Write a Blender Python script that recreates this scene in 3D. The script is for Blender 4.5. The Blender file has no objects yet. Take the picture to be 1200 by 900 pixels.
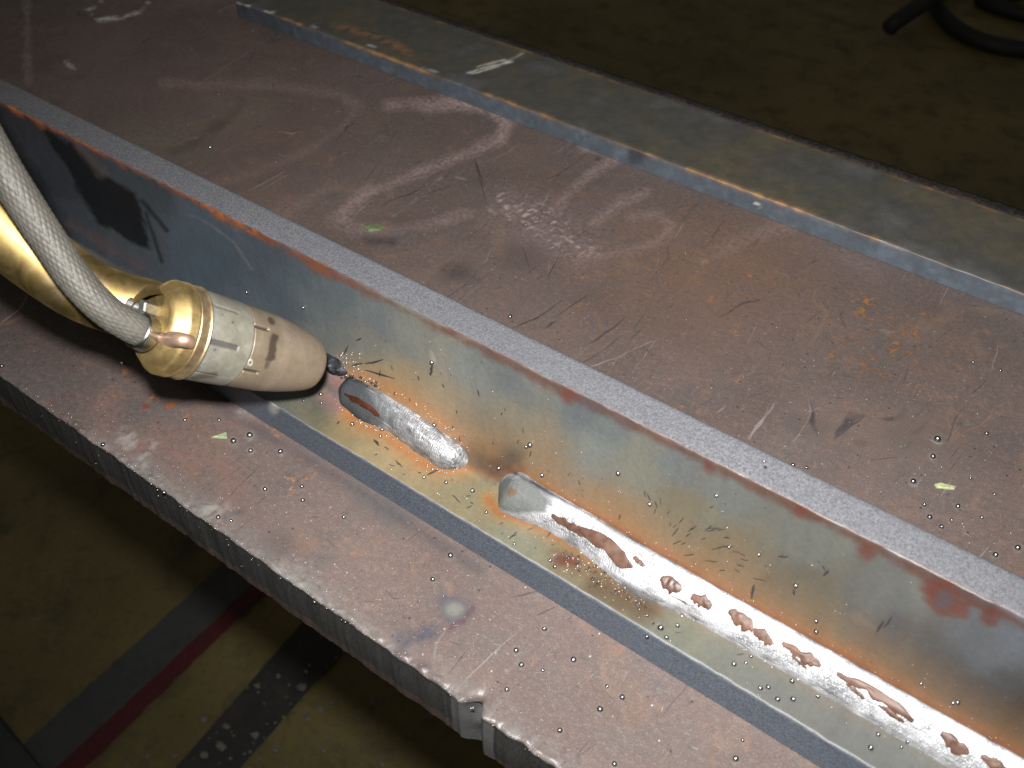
import bpy, bmesh, math, random
import numpy as np
from mathutils import Vector, Matrix
random.seed(7); rng = np.random.default_rng(7)
sc = bpy.context.scene
COL = sc.collection

# ------------------------------------------------------------------ camera
FPX = 1178.0                      # focal length in pixels of a 1200 x 900 frame
H = 0.30                          # lens height above the plate (metres)
R = np.array([[0.80046588, 0.41492039, -0.43254532],
              [0.59937833, -0.55412349, 0.57766148],
              [0.0, -0.72165659, -0.69225123]])   # camera (right, down, forward) -> world
CAMP = np.array([0, 0, H])
cam = bpy.data.cameras.new('camera')
cam.sensor_width = 36; cam.lens = 36 * FPX / 1200
cam.clip_start = 0.01; cam.clip_end = 100
cam.dof.use_dof = True; cam.dof.focus_distance = 0.40; cam.dof.aperture_fstop = 20
camo = bpy.data.objects.new('camera', cam); COL.objects.link(camo)
m = Matrix.Identity(4)
for i in range(3):
    m[i][0] = R[i][0]; m[i][1] = -R[i][1]; m[i][2] = -R[i][2]; m[i][3] = CAMP[i]
camo.matrix_world = m
sc.camera = camo

# ------------------------------------------------------------------ light: dim hall + the camera's flash
w = bpy.data.worlds.new('World'); sc.world = w; w.use_nodes = True
w.node_tree.nodes['Background'].inputs[0].default_value = (1.0, 0.93, 0.78, 1)
w.node_tree.nodes['Background'].inputs[1].default_value = 0.075
FLASH = CAMP + R @ np.array([-0.008, -0.040, 0.0])
fl = bpy.data.lights.new('flash', 'SPOT'); fl.energy = 24.5; fl.shadow_soft_size = 0.010; fl.color = (1.0, 0.985, 0.96)
fl.spot_size = math.radians(104); fl.spot_blend = 1.0
flo = bpy.data.objects.new('flash', fl); flo.location = FLASH; COL.objects.link(flo)
_ad = R @ np.array([800 - 600, 450 - 450, 1178.0])
flo.rotation_euler = Vector(_ad).to_track_quat('-Z', 'Y').to_euler()
sc.view_settings.view_transform = 'Standard'; sc.view_settings.look = 'None'
sc.view_settings.exposure = 0.0; sc.view_settings.gamma = 1.0
sc.cycles.max_bounces = 6

# ------------------------------------------------------------------ helpers
def at(u, v, z=None, y=None, d=None):
    """a point of the place on the sight line through a photo position: on a level, on an upright plane, or at a depth"""
    r = R @ np.array([u - 600, v - 450, FPX])
    k = (z - H) / r[2] if z is not None else (y / r[1] if y is not None else d / FPX)
    return CAMP + r * k

def proj(P):
    q = (np.asarray(P) - CAMP) @ R
    return np.stack([600 + FPX * q[..., 0] / q[..., 2], 450 + FPX * q[..., 1] / q[..., 2]], -1)

def lin(c):
    c = np.asarray(c, float) / 255.0
    return np.where(c <= 0.04045, c / 12.92, ((c + 0.055) / 1.055) ** 2.4)

def irr(P, n):
    """relative flash irradiance (1 at the plate's middle), used to turn observed tones into base colours"""
    d = FLASH - np.asarray(P); D2 = (d ** 2).sum(-1)
    c = np.clip((d * np.asarray(n)).sum(-1) / np.sqrt(D2), 0.08, 1)
    return 20.0 * c / (4 * math.pi ** 2 * D2) + 0.05

def vnoise(p, scale, seed=0):
    """cheap smooth value noise, p (...,k)"""
    p = np.asarray(p, float) * scale + seed * 17.31
    i = np.floor(p).astype(np.int64); f = p - i; f = f * f * (3 - 2 * f)
    k = p.shape[-1]; out = np.zeros(p.shape[:-1])
    for c in range(2 ** k):
        h = np.zeros(p.shape[:-1], np.int64) + seed * 7919; wgt = np.ones(p.shape[:-1])
        for a in range(k):
            b = (c >> a) & 1
            h = (h * 31 + (i[..., a] + b)) * 2654435761 % 4294967296
            h ^= h >> 13
            wgt = wgt * (f[..., a] if b else 1 - f[..., a])
        h = (h * 2246822519) % 4294967296; h ^= h >> 15
        out += wgt * ((h % 65536) / 65535.0)
    return out

def fbm(p, scale, seed=0, oct=4):
    o = 0; a = 1; t = 0
    for k in range(oct):
        o = o + a * vnoise(p, scale * 2 ** k, seed + k); t += a; a *= 0.55
    return o / t

def link(name, me, mats=(), parent=None):
    o = bpy.data.objects.new(name, me)
    for mm in (mats if isinstance(mats, (list, tuple)) else [mats]):
        if mm.name not in [x.name for x in me.materials if x]: me.materials.append(mm)
    COL.objects.link(o)
    if parent: o.parent = parent
    return o

def mesh(name, V, F, smooth=True, paint=None, fmat=None):
    me = bpy.data.meshes.new(name)
    V = np.asarray(V, np.float32).reshape(-1, 3)
    if isinstance(F, np.ndarray):
        n, k = F.shape
        me.vertices.add(len(V)); me.vertices.foreach_set('co', V.ravel())
        me.loops.add(n * k); me.loops.foreach_set('vertex_index', F.astype(np.int32).ravel())
        me.polygons.add(n); me.polygons.foreach_set('loop_start', np.arange(0, n * k, k, dtype=np.int32))
        me.update(calc_edges=True)
    else:
        me.from_pydata(V.tolist(), [], F)
    me.polygons.foreach_set('use_smooth', [smooth] * len(me.polygons))
    if paint is not None:
        a = me.attributes.new('paint', 'FLOAT_COLOR', 'POINT')
        a.data.foreach_set('color', np.asarray(paint, np.float32).reshape(-1, 4).ravel())
    if fmat is not None: me.polygons.foreach_set('material_index', np.asarray(fmat, np.int32))
    me.validate(); me.update()
    return me

def gridF(n, m, wrap=False):
    i = np.arange(n - 1)[:, None]; j = np.arange(m if wrap else m - 1)[None, :]
    j2 = (j + 1) % m
    return np.stack([i * m + j, (i + 1) * m + j, (i + 1) * m + j2, i * m + j2], -1).reshape(-1, 4)

def tag(o, label=None, cat=None, group=None, kind=None):
    if label: o['label'] = label
    if cat: o['category'] = cat
    if group: o['group'] = group
    if kind: o['kind'] = kind
    return o

def empty(name, loc):
    o = bpy.data.objects.new(name, None); o.location = loc; o.empty_display_size = 0.02; COL.objects.link(o)
    return o

def adopt(child, parent):
    child.parent = parent
    child.matrix_parent_inverse = Matrix.Translation(parent.location).inverted() if parent.type == 'EMPTY' else Matrix.Identity(4)
    return child

# painting of marks (chalk, soot, heat tint) and some shade into a base-colour layer: rgb + coverage
class Paint:
    def __init__(s, P):
        s.P = np.asarray(P).reshape(-1, 3); s.uv = proj(s.P)
        s.rgb = np.zeros((len(s.P), 3)); s.a = np.zeros(len(s.P))
    def over(s, a, rgb):
        a = np.clip(a, 0, 1); rgb = np.asarray(rgb, float)
        na = a + s.a * (1 - a)
        nz = np.maximum(na, 1e-6)[:, None]
        s.rgb = (rgb * a[:, None] + s.rgb * (s.a * (1 - a))[:, None]) / nz
        s.a = na
    def dline(s, pts):
        d = np.full(len(s.uv), 1e9)
        for p, q in zip(pts[:-1], pts[1:]):
            p = np.array(p, float); q = np.array(q, float); e = q - p
            t = np.clip(((s.uv - p) @ e) / max(e @ e, 1e-9), 0, 1)
            d = np.minimum(d, np.hypot(*(s.uv - p - t[:, None] * e).T))
        return d
    def dpoly(s, pts):
        d = s.dline(list(pts) + [pts[0]])
        x, y = s.uv.T; ins = np.zeros(len(x), bool)
        for (x1, y1), (x2, y2) in zip(pts, list(pts[1:]) + [pts[0]]):
            if y1 == y2: continue
            ins ^= ((y1 > y) != (y2 > y)) & (x < (x2 - x1) * (y - y1) / (y2 - y1) + x1)
        return np.where(ins, -d, d)
    def out(s): return np.concatenate([s.rgb, s.a[:, None]], 1)

def soft(d, w, s): return np.clip((w - d) / s + 0.5, 0, 1)

# ------------------------------------------------------------------ materials
class NT:
    def __init__(s, name):
        s.m = bpy.data.materials.new(name); s.m.use_nodes = True
        s.t = s.m.node_tree; s.b = s.t.nodes['Principled BSDF']
        s.tc = s.t.nodes.new('ShaderNodeTexCoord')
    def n(s, typ, props=None, **inp):
        nd = s.t.nodes.new('ShaderNode' + typ)
        for k, v in (props or {}).items(): setattr(nd, k, v)
        for k, v in inp.items():
            key = int(k[1:]) if k[0] == 'i' and k[1:].isdigit() else k.replace('_', ' ')
            s.set(nd.inputs[key], v)
        return nd
    def set(s, sock, v):
        if hasattr(v, 'is_output'): s.t.links.new(v, sock)
        elif isinstance(v, (tuple, list)) and len(v) == 3 and sock.type == 'RGBA': sock.default_value = (*v, 1)
        else: sock.default_value = v
    def map(s, scale=(1, 1, 1), rot=(0, 0, 0), src=None):
        return s.n('Mapping', Vector=src or s.tc.outputs['Object'], Scale=scale, Rotation=rot).outputs[0]
    def noise(s, scale, detail=4, rough=0.55, vec=None, dist=0.0):
        return s.n('TexNoise', Vector=vec or s.tc.outputs['Object'], Scale=scale, Detail=detail, Roughness=rough, Distortion=dist).outputs[0]
    def vor(s, scale, vec=None, feature='F1', out='Distance', rnd=1.0):
        return s.n('TexVoronoi', {'feature': feature}, Vector=vec or s.tc.outputs['Object'], Scale=scale, Randomness=rnd)
    def math(s, op, a, b=0.0, c=None, clamp=False):
        nd = s.n('Math', {'operation': op, 'use_clamp': clamp}); s.set(nd.inputs[0], a); s.set(nd.inputs[1], b)
        if c is not None: s.set(nd.inputs[2], c)
        return nd.outputs[0]
    def rng(s, v, a, b, c=0.0, d=1.0):
        return s.n('MapRange', Value=v, From_Min=a, From_Max=b, To_Min=c, To_Max=d).outputs[0]
    def mix(s, f, a, b, blend='MIX'):
        nd = s.n('Mix', {'data_type': 'RGBA', 'blend_type': blend})
        s.set(nd.inputs[0], f); s.set(nd.inputs[6], a); s.set(nd.inputs[7], b)
        return nd.outputs[2]
    def paint(s):
        a = s.n('Attribute', {'attribute_name': 'paint'})
        return a.outputs['Color'], a.outputs['Alpha']
    def bump(s, h, strength=0.3, dist=0.0005, normal=None):
        nd = s.n('Bump', Height=h, Strength=strength, Distance=dist)
        if normal: s.set(nd.inputs['Normal'], normal)
        return nd.outputs[0]
    def done(s, base=None, rough=None, metal=None, normal=None, spec=None):
        for k, v in (('Base Color', base), ('Roughness', rough), ('Metallic', metal), ('Normal', normal), ('Specular IOR Level', spec)):
            if v is not None: s.set(s.b.inputs[k], v)
        return s.m

def plain(name, col, rough=0.5, metal=0.0, var=0.25, scale=300, bump=0.15, bd=0.0003, spec=.5):
    t = NT(name); nz = t.noise(scale, 5); big = t.noise(scale / 8, 3)
    f = t.math('MULTIPLY', t.rng(nz, .3, .7, 1 - var, 1 + var), t.rng(big, .3, .7, 1 - var * .6, 1 + var * .6))
    c = t.n('VectorMath', {'operation': 'SCALE'}, i0=col[:3], Scale=f).outputs[0]
    return t.done(c, t.rng(big, .3, .7, rough * .8, min(1, rough * 1.2)), metal, t.bump(nz, bump, bd), spec)

# mill-scaled plate
def mat_plate():
    t = NT('mill_scale')
    big = t.noise(7, 5, .6, dist=.6); mid = t.noise(45, 6, .65, dist=.4); fine = t.noise(420, 5, .7); grain = t.noise(1500, 3, .7)
    c = t.mix(t.rng(big, .32, .68), (.071, .051, .046), (.104, .077, .070))
    c = t.mix(t.rng(t.noise(16, 5, .6, dist=1.2), .50, .66, 0, .45), c, (.118, .078, .058))
    c = t.mix(t.rng(mid, .5, .70, 0, .6), c, (.060, .053, .050)); c = t.mix(t.rng(t.noise(11, 6, .65, dist=1.5), .54, .66, 0, .35), c, (.062, .054, .051)); c = t.mix(t.rng(t.noise(24, 5, .6, dist=1.), .58, .70, 0, .4), c, (.145, .098, .072))
    fg = t.math('ADD', t.math('MULTIPLY', fine, .4), t.math('MULTIPLY', grain, .6))
    c = t.mix(t.rng(fg, .52, .66, 0, .6), c, (.165, .146, .136))
    c = t.mix(t.rng(fg, .48, .34, 0, .7), c, (.046, .040, .040))
    sp2 = t.noise(190, 5, .72, dist=.8)
    c = t.mix(t.rng(sp2, .60, .70, 0, .6), c, (.050, .044, .044)); c = t.mix(t.rng(sp2, .38, .32, 0, .3), c, (.16, .145, .142))
    c = t.mix(t.math('MULTIPLY', t.rng(t.noise(75, 4, .6, dist=1.), .60, .70), .5), c, (.145, .085, .062))
    # long rolling grain
    st = t.noise(1, 5, .65, vec=t.map((60, 700, 1), (0, 0, .5)))
    c = t.mix(t.rng(st, .55, .75, 0, .35), c, (.06, .05, .052))
    # rust flecks
    ru = t.math('MULTIPLY', t.rng(t.noise(120, 5, .7), .60, .68), t.rng(t.noise(10, 3), .50, .62))
    c = t.mix(t.math('MULTIPLY', ru, .75), c, (.30, .12, .035))
    # scratches: thin broken lines in two directions
    for rot, s1, col, k, lo in ((.9, 34, (.03, .026, .03), .8, .012), (-.35, 26, (.035, .03, .03), .7, .010), (1.35, 22, (.17, .10, .06), .35, .008), (.2, 40, (.26, .23, .22), .45, .009)):
        wv = t.map((s1, s1 * .16, 1), (0, 0, rot))
        ws = t.n('VectorMath', {'operation': 'ADD'}, i0=wv, i1=t.n('VectorMath', {'operation': 'SCALE'}, i0=t.n('TexNoise', Vector=t.tc.outputs['Object'], Scale=14.0, Detail=3).outputs[1], Scale=.5).outputs[0]).outputs[0]
        e = t.n('TexVoronoi', {'feature': 'DISTANCE_TO_EDGE'}, Vector=ws, Scale=1.0).outputs[0]
        ln = t.math('MULTIPLY', t.rng(e, lo, lo * .3), t.rng(t.noise(30, 3, vec=t.map((1, 1, 1), (0, 0, rot), None)), .55, .66))
        c = t.mix(t.math('MULTIPLY', ln, k), c, col)
    # small specks light and dark
    v = t.vor(330); d = v.outputs['Distance']; rv = t.n('SeparateColor', Color=v.outputs['Color']).outputs
    dk = t.math('MULTIPLY', t.rng(d, .20, .12), t.rng(rv[0], .86, .90))
    lt = t.math('MULTIPLY', t.rng(d, .17, .10), t.rng(rv[1], .90, .93))
    c = t.mix(t.math('MULTIPLY', dk, .8), c, (.02, .018, .02)); c = t.mix(t.math('MULTIPLY', lt, .8), c, (.42, .40, .39))
    pc, pa = t.paint()
    brk = t.math('ADD', t.math('MULTIPLY', t.math('SUBTRACT', fine, .5), 5.5), t.math('MULTIPLY', t.math('SUBTRACT', mid, .5), 2.2))
    f = t.math('MULTIPLY', pa, t.math('ADD', 1.0, t.math('MULTIPLY', brk, t.math('SUBTRACT', 1.35, pa))), clamp=True)
    c = t.mix(f, c, pc)
    hb = t.math('ADD', t.math('MULTIPLY', fine, .25), t.math('ADD', t.math('MULTIPLY', grain, .6), t.math('MULTIPLY', lt, 1.0)))
    return t.done(c, t.rng(mid, .3, .7, .34, .56), t.math('MULTIPLY', lt, .7), t.bump(hb, .35, .0005), .42)

# heat-tinted scale of the angle
def mat_oxide():
    t = NT('heat_tinted_scale'); pc, pa = t.paint()
    mid = t.noise(60, 5, .6, dist=.5); fine = t.noise(600, 4, .65); st = t.noise(1, 4, .6, vec=t.map((260, 40, 40), (0, .25, 0)))
    st2 = t.noise(1, 4, .6, vec=t.map((120, 15, 15), (0, -.5, 0)))
    k = t.math('MULTIPLY', t.rng(mid, .3, .7, .95, 1.05), t.math('MULTIPLY', t.rng(fine, .3, .7, .90, 1.10), t.rng(st, .3, .7, .95, 1.05)))
    k = t.math('MULTIPLY', k, t.rng(st2, .3, .7, .96, 1.04))
    c = t.n('VectorMath', {'operation': 'SCALE'}, i0=pc, Scale=k).outputs[0]
    v = t.vor(420); d = v.outputs['Distance']; rv = t.n('SeparateColor', Color=v.outputs['Color']).outputs
    dk = t.math('MULTIPLY', t.rng(d, .22, .12), t.rng(rv[0], .93, .95))
    c = t.mix(t.math('MULTIPLY', dk, .6), c, (.03, .03, .03))
    return t.done(c, t.rng(mid, .3, .7, .36, .5), .12, t.bump(t.math('ADD', fine, t.math('MULTIPLY', st, .6)), .18, .0004), t.math('MULTIPLY', pa, .45))

# sawn / sheared granular steel edges
def mat_sawn(name, a, b, metal=.25, blue=(.082, .085, .096)):
    t = NT(name); g = t.noise(1300, 5, .8); g2 = t.noise(2600, 2, .7); big = t.noise(30, 4, .6)
    stv = t.noise(1, 3, .6, vec=t.map((90, 700, 700)))
    k = t.math('ADD', t.math('MULTIPLY', g, .6), t.math('ADD', t.math('MULTIPLY', g2, .34), t.math('MULTIPLY', stv, .06)))
    c = t.mix(t.rng(k, .40, .60), a, b); c = t.mix(t.rng(big, .4, .7, 0, .35), c, blue)
    pc, pa = t.paint()
    f = t.math('MULTIPLY', pa, t.math('ADD', .35, t.math('MULTIPLY', t.noise(260, 5, .7), 1.3)), clamp=True)
    c = t.mix(f, c, pc)
    return t.done(c, t.rng(g, .3, .7, .42, .6), t.math('MULTIPLY', t.math('SUBTRACT', 1.0, f, clamp=True), metal), t.bump(k, .5, .0005), .5)

def mat_bead(name, c1, c2, c3):
    t = NT(name); pc, pa = t.paint()
    f = t.noise(800, 4, .65); g = t.noise(120, 4, .6)
    rp = t.n('TexWave', {'wave_type': 'BANDS', 'bands_direction': 'X'}, Vector=t.tc.outputs['Object'], Scale=330.0, Distortion=9.0, Detail=3.0, Detail_Scale=2.0).outputs['Fac']
    st = t.noise(1, 5, .65, vec=t.map((150, 900, 900), (0, .10, .22)), dist=.9)
    c = t.mix(t.rng(g, .35, .65), c1, c2)
    c = t.mix(t.rng(st, .44, .30), c, c3); c = t.mix(t.rng(st, .54, .66, 0, .9), c, (.52, .53, .55))
    c = t.mix(pa, c, pc)
    h = t.math('ADD', t.math('MULTIPLY', rp, .5), t.math('ADD', t.math('MULTIPLY', f, .6), t.math('MULTIPLY', st, .9)))
    ro = t.math('ADD', t.rng(g, .3, .7, .46, .64), t.math('MULTIPLY', pa, .22))
    return t.done(c, ro, t.math('SUBTRACT', .72, t.math('MULTIPLY', pa, .6)), t.bump(h, .4, .0005), t.math('SUBTRACT', .5, t.math('MULTIPLY', pa, .38)))

def mat_painted(name, metal, rough, bumpk=.15, bscale=500, mottle=.15, spec=.5):
    t = NT(name); pc, pa = t.paint()
    a = t.noise(bscale, 5, .65); b = t.noise(90, 5, .65, dist=.7)
    k = t.math('MULTIPLY', t.rng(a, .3, .7, 1 - mottle * .6, 1 + mottle * .6), t.rng(b, .3, .7, 1 - mottle, 1 + mottle))
    c = t.n('VectorMath', {'operation': 'SCALE'}, i0=pc, Scale=k).outputs[0]
    return t.done(c, t.rng(b, .3, .7, rough * .85, rough * 1.2), t.math('MULTIPLY', pa, metal), t.bump(a, bumpk, .0003), spec)

M = {}
M['plate'] = mat_plate()
M['oxide'] = mat_oxide()
M['sawn'] = mat_sawn('sawn_steel', (.055, .056, .063), (.142, .144, .158))
M['sheared'] = mat_sawn('sheared_steel', (.035, .042, .055), (.105, .125, .155), .2, (.06, .075, .10))
M['cut'] = mat_sawn('flame_cut_edge', (.014, .014, .013), (.040, .039, .037), .1, (.018, .02, .021))
M['bead'] = mat_bead('weld_metal', (.155, .158, .168), (.30, .305, .315), (.060, .063, .070))
M['bead_bright'] = mat_bead('bright_weld_metal', (.22, .224, .236), (.41, .415, .428), (.075, .068, .076))
M['slag'] = plain('brown_glassy_slag', (.066, .034, .023), .45, 0, .35, 350, .15, .0003, .22)
M['rustslag'] = plain('red_brown_slag', (.042, .013, .006), .55, 0, .35, 350, .2, .0003, .25)
M['spatter'] = plain('spatter_steel', (.26, .26, .27), .28, 1.0, .2, 900, .1)
M['spatter_bright'] = plain('bright_spatter', (.46, .45, .43), .42, 1.0, .2, 900, .1)
M['crust'] = plain('dark_crust', (.040, .034, .030), .38, .4, .5, 700, .5, .0006)
M['soot'] = plain('soot', (.022, .022, .024), .6, 0, .3, 500, .1)
M['brass'] = mat_painted('brass', 1.0, .50, .1, 500, .12)
M['nozzle'] = mat_painted('dusty_nozzle', .4, .44, .15, 700, .13)
M['braid'] = mat_painted('braided_sleeve', .15, .6, .2, 900, .12)
M['ferrule'] = plain('crimped_steel', (.42, .42, .40), .3, 1.0, .2, 500, .1)
M['copper'] = plain('dull_copper', (.48, .33, .24), .42, .8, .25, 400, .15)
M['rubber'] = plain('black_rubber', (.006, .006, .007), .75, 0, .3, 60, .1)

# ------------------------------------------------------------------ floor (0.8 m below the plate) and its markings
ZF = -0.80
def mat_floor(name, c1, c2, dirt, spk=.5):
    t = NT(name); big = t.noise(2.2, 5, .6, dist=.5); mid = t.noise(16, 6, .7); fine = t.noise(110, 4, .7)
    c = t.mix(t.rng(big, .35, .65), c1, c2)
    c = t.mix(t.rng(mid, .50, .70, 0, .8), c, dirt); c = t.mix(t.rng(fine, .5, .7, 0, .45), c, dirt)
    v = t.vor(120); rv = t.n('SeparateColor', Color=v.outputs['Color']).outputs
    ch = t.math('MULTIPLY', t.rng(t.math('ADD', v.outputs['Distance'], t.math('MULTIPLY', fine, .7)), .60, .45), t.rng(rv[0], .80, .86))
    c = t.mix(t.math('MULTIPLY', ch, spk), c, (.13, .12, .09))
    return t.done(c, t.rng(mid, .3, .7, .5, .75), 0, t.bump(fine, .2, .002), .35)
me = mesh('floor', [(-14, -6, ZF), (6, -6, ZF), (6, 14, ZF), (-14, 14, ZF)], [(0, 1, 2, 3)])
tag(link('floor', me, mat_floor('worn_yellow_floor', (.160, .128, .044), (.104, .082, .031), (.045, .040, .026))), kind='structure')

def stripe(name, pxl, pxr, mat, z, ext=1.6):
    a, b = at(*pxl[0], z=z), at(*pxl[1], z=z); c, d = at(*pxr[0], z=z), at(*pxr[1], z=z)
    def st(p, q): e = (q - p); return p - e * .6, q + e * ext
    a, b = st(a, b); c, d = st(c, d); V = []; n = 120
    e = (c - a) / np.linalg.norm(c - a)
    for i in range(n + 1):
        k = i / n; j = fbm(np.array([[k * 60, pxl[0][0]], [k * 60, pxl[0][0] + 7.3]]), 1, 5, 3) - .5
        V += [a + (b - a) * k + e * j[0] * .005, c + (d - c) * k + e * j[1] * .005]
    return tag(link(name, mesh(name, V, [(2 * i, 2 * i + 1, 2 * i + 3, 2 * i + 2) for i in range(n)], False), mat), kind='structure')
stripe('floor_marking', ((30, 870), (235, 685)), ((65, 900), (278, 702)), mat_floor('grey_floor_paint', (.060, .060, .062), (.045, .045, .048), (.028, .028, .028), .1), ZF + .004)
stripe('floor_marking', ((66, 900), (279, 702)), ((100, 900), (302, 702)), mat_floor('red_floor_paint', (.085, .010, .014), (.06, .008, .012), (.03, .01, .012), .1), ZF + .006)
stripe('floor_marking', ((205, 900), (345, 740)), ((282, 900), (405, 760)), mat_floor('black_floor_tape', (.016, .016, .018), (.026, .025, .025), (.040, .038, .030), .35), ZF + .004)
def quad_px(name, pts, mat, z):
    return tag(link(name, mesh(name, [at(*p, z=z) for p in pts], [tuple(range(len(pts)))]), mat), kind='structure')
quad_px('floor_marking', [(-60, 770), (0, 846), (47, 900), (110, 980), (-200, 1000), (-200, 770)], mat_floor('dark_grey_floor_paint', (.045, .045, .048), (.035, .035, .038), (.02, .02, .02), .1), ZF + .012)
quad_px('floor_joint', [(-65, 764), (0, 838), (50, 900), (113, 980), (110, 980), (47, 900), (0, 846), (-60, 770)], plain('joint', (.008, .008, .008), .8), ZF + .016)

# ------------------------------------------------------------------ base plate
PT = 0.025
def plate_front(x):
    """y of the ragged front edge along x"""
    p = np.stack([x, x * 0], -1)
    base = 0.1213 + 0.0004 * (x + .25) / .25
    return base + (fbm(p, 160, 3, 3) - .5) * .0016 + (fbm(p, 900, 5, 2) - .5) * .0007
xn = at(551, 832, z=0)[0]            # the melted notch in the front edge
def notch(x): return np.exp(-(np.abs(x - xn) / .0027) ** 2.2), np.exp(-((x - xn + .0048) / .0014) ** 2) + np.exp(-((x - xn - .0050) / .0016) ** 2)
xs = np.concatenate([np.arange(-1.05, -.46, .003), np.arange(-.46, xn - .012, .0009), np.arange(xn - .012, xn + .012, .00035), np.arange(xn + .012, .03, .0009), np.arange(.03, .26, .004)])
yo = np.concatenate([[0, .0004, .0009, .0015, .0022, .003, .004, .005], np.arange(.0062, .052, .0011), np.arange(.053, .086, .006), np.arange(.088, .318, .0016), np.arange(.32, .396, .004)])
Xg, Yo = np.meshgrid(xs, yo, indexing='ij')
fr = plate_front(xs)[:, None]; nt, lips = notch(xs)
wgt = np.clip(1 - Yo / .012, 0, 1) ** 2
Yg = fr + Yo + wgt * .0050 * nt[:, None] - wgt * .0006 * lips[:, None]
pxy = np.stack([Xg, Yg], -1)
Zg = (fbm(pxy, 40, 9, 3) - .5) * .0003 - .0008 * np.exp(-Yo / .0007) + np.exp(-((Yo - .0012) / .0010) ** 2) * (fbm(pxy, 420, 11, 2) - .42) * .0016
Zg += -.0030 * nt[:, None] * np.exp(-Yo / .0035) + lips[:, None] * .0009 * np.exp(-Yo / .003)
top = np.stack([Xg, Yg, Zg], -1)
zz = np.linspace(0, 1, 18)[1:]
fx = np.repeat(xs[:, None], len(zz), 1)
fp = np.stack([fx, -PT * zz[None, :] + 0 * fx], -1)
fy = Yg[:, :1] + .0004 - (fbm(fp * np.array([1., .35]), 70, 21, 3) - .5) * .0016 * np.sin(np.pi * zz)[None] - .0006 * np.sin(np.pi * zz)[None] + nt[:, None] * .0016 * np.sin(zz * 7 + 1.2)[None] * np.clip(1.2 - zz, 0, 1)[None]
fz = Zg[:, :1] - PT * zz[None, :] - (fbm(np.stack([xs, xs * 0], -1), 130, 31, 3)[:, None] - .5) * .0018 * zz[None] - nt[:, None] * .0028 * zz[None] ** 3
face = np.stack([fx, fy, fz], -1)[:, ::-1]
back = np.stack([xs, np.full_like(xs, .5175), np.full_like(xs, -PT)], -1)[:, None]
bot0 = face[:, :1]
sheet = np.concatenate([face, top, back, bot0], 1)     # a closed band round the plate
nx, ny = sheet.shape[:2]
P = sheet.reshape(-1, 3)
F = gridF(nx, ny)
cap0 = list(range(ny - 1)); capN = [(nx - 1) * ny + k for k in range(ny - 1)][::-1]
pt = Paint(P)
ov = lambda d_a, c: pt.over(d_a, lin(c) / 1.0)
nzp = lambda sc_, sd: fbm(np.stack([P[:, 0], P[:, 1]], -1), sc_, sd, 3)
E = irr(P, (0, 0, 1))[:, None]
def onp(a, c):                       # colour as seen -> base colour
    pt.over(a, np.clip(lin(c) / E, .01, .7))
n1 = nzp(60, 41); n2 = nzp(220, 42)
yoff = np.clip(P[:, 1] - .1213, 0, 1)
wob = (n1 - .5) * 14 + (n2 - .5) * 8
# greyer, worn towards the front edge
onp(np.clip(1 - yoff / .012, 0, 1) ** 1.5 * np.clip(.25 + n1 * .6, 0, .8) * (P[:, 0] > -.31), (172, 168, 164))
onp(np.clip(1 - yoff / .022, 0, 1) * .35 * (P[:, 0] < -.2), (118, 112, 112))
# dull grey-green band in the upper left
onp(soft(pt.dline([(150, 175), (235, 165), (300, 120)]) + wob, 22, 40) * .35, (82, 80, 70))
onp(soft(pt.dline([(205, 178), (240, 160), (272, 135), (282, 122)]) + wob * 1.1, 4, 10) * .5, (34, 32, 30))
chalk = (130, 112, 109)
def stroke(pts, wd, a, c=chalk, s=8): onp(soft(pt.dline(pts) + wob * .8, wd * .85, s * 1.2) * np.clip(.6 + 1.3 * (n2 - .25) + .5 * (n1 - .5), .1, 1.2) * a * (.78 if c == chalk else 1), c)
stroke([(190, 98), (260, 99), (340, 104), (400, 110), (420, 126), (402, 150), (350, 182), (290, 205), (250, 215)], 5, .42, (104, 88, 84))
stroke([(455, 124), (520, 120), (570, 125), (594, 140), (586, 163), (540, 184), (480, 206), (420, 232), (398, 252), (412, 268), (470, 268), (520, 260), (548, 250)], 6, .60)
stroke([(500, 128), (560, 123), (598, 141), (585, 165)], 7, .35)
stroke([(435, 222), (410, 245), (394, 258)], 9, .35)
stroke([(722, 184), (690, 205), (655, 238)], 6.5, .60); stroke([(757, 224), (725, 240), (695, 262)], 5.5, .6)
stroke([(738, 255), (772, 250), (788, 264), (770, 285), (722, 297), (682, 300)], 5, .66)
stroke([(924, 264), (872, 281), (822, 306)], 9, .38); stroke([(985, 295), (1025, 322)], 10, .18)
stroke([(300, 262), (350, 240), (390, 215)], 8, .15)
stroke([(118, 2), (104, 12), (112, 22), (140, 22), (165, 14), (176, 2)], 1.4, .55, (150, 142, 134), 3)
stroke([(30, -40), (32, 50), (33, 96)], 4, .4, (92, 84, 80), 5)
stroke([(78, 74), (88, 82)], 1.5, .6, (130, 124, 118), 3)
# dark stains
for u, v, rx, a in ((540, 320, 26, .6), (560, 330, 12, .4), (470, 262, 30, .25), (560, 210, 18, .25), (610, 300, 34, .3), (700, 350, 30, .18), (950, 500, 26, .2), (85, 590, 30, .2), (330, 640, 30, .25), (1010, 520, 10, .3), (1060, 510, 40, .15)):
    onp(soft(np.hypot((pt.uv[:, 0] - u), (pt.uv[:, 1] - v) * 1.8) + wob * 1.4, rx * .7, rx) * a, (58, 54, 52))
onp(soft(pt.dline([(430, 282), (460, 285)]) + wob * .5, 4, 6) * .5, (48, 46, 44))
onp(soft(np.abs(pt.uv[:, 0] - 1060) * .5 + np.abs(pt.uv[:, 1] - 520) + wob, 40, 60) * .3, (104, 98, 92))
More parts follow.
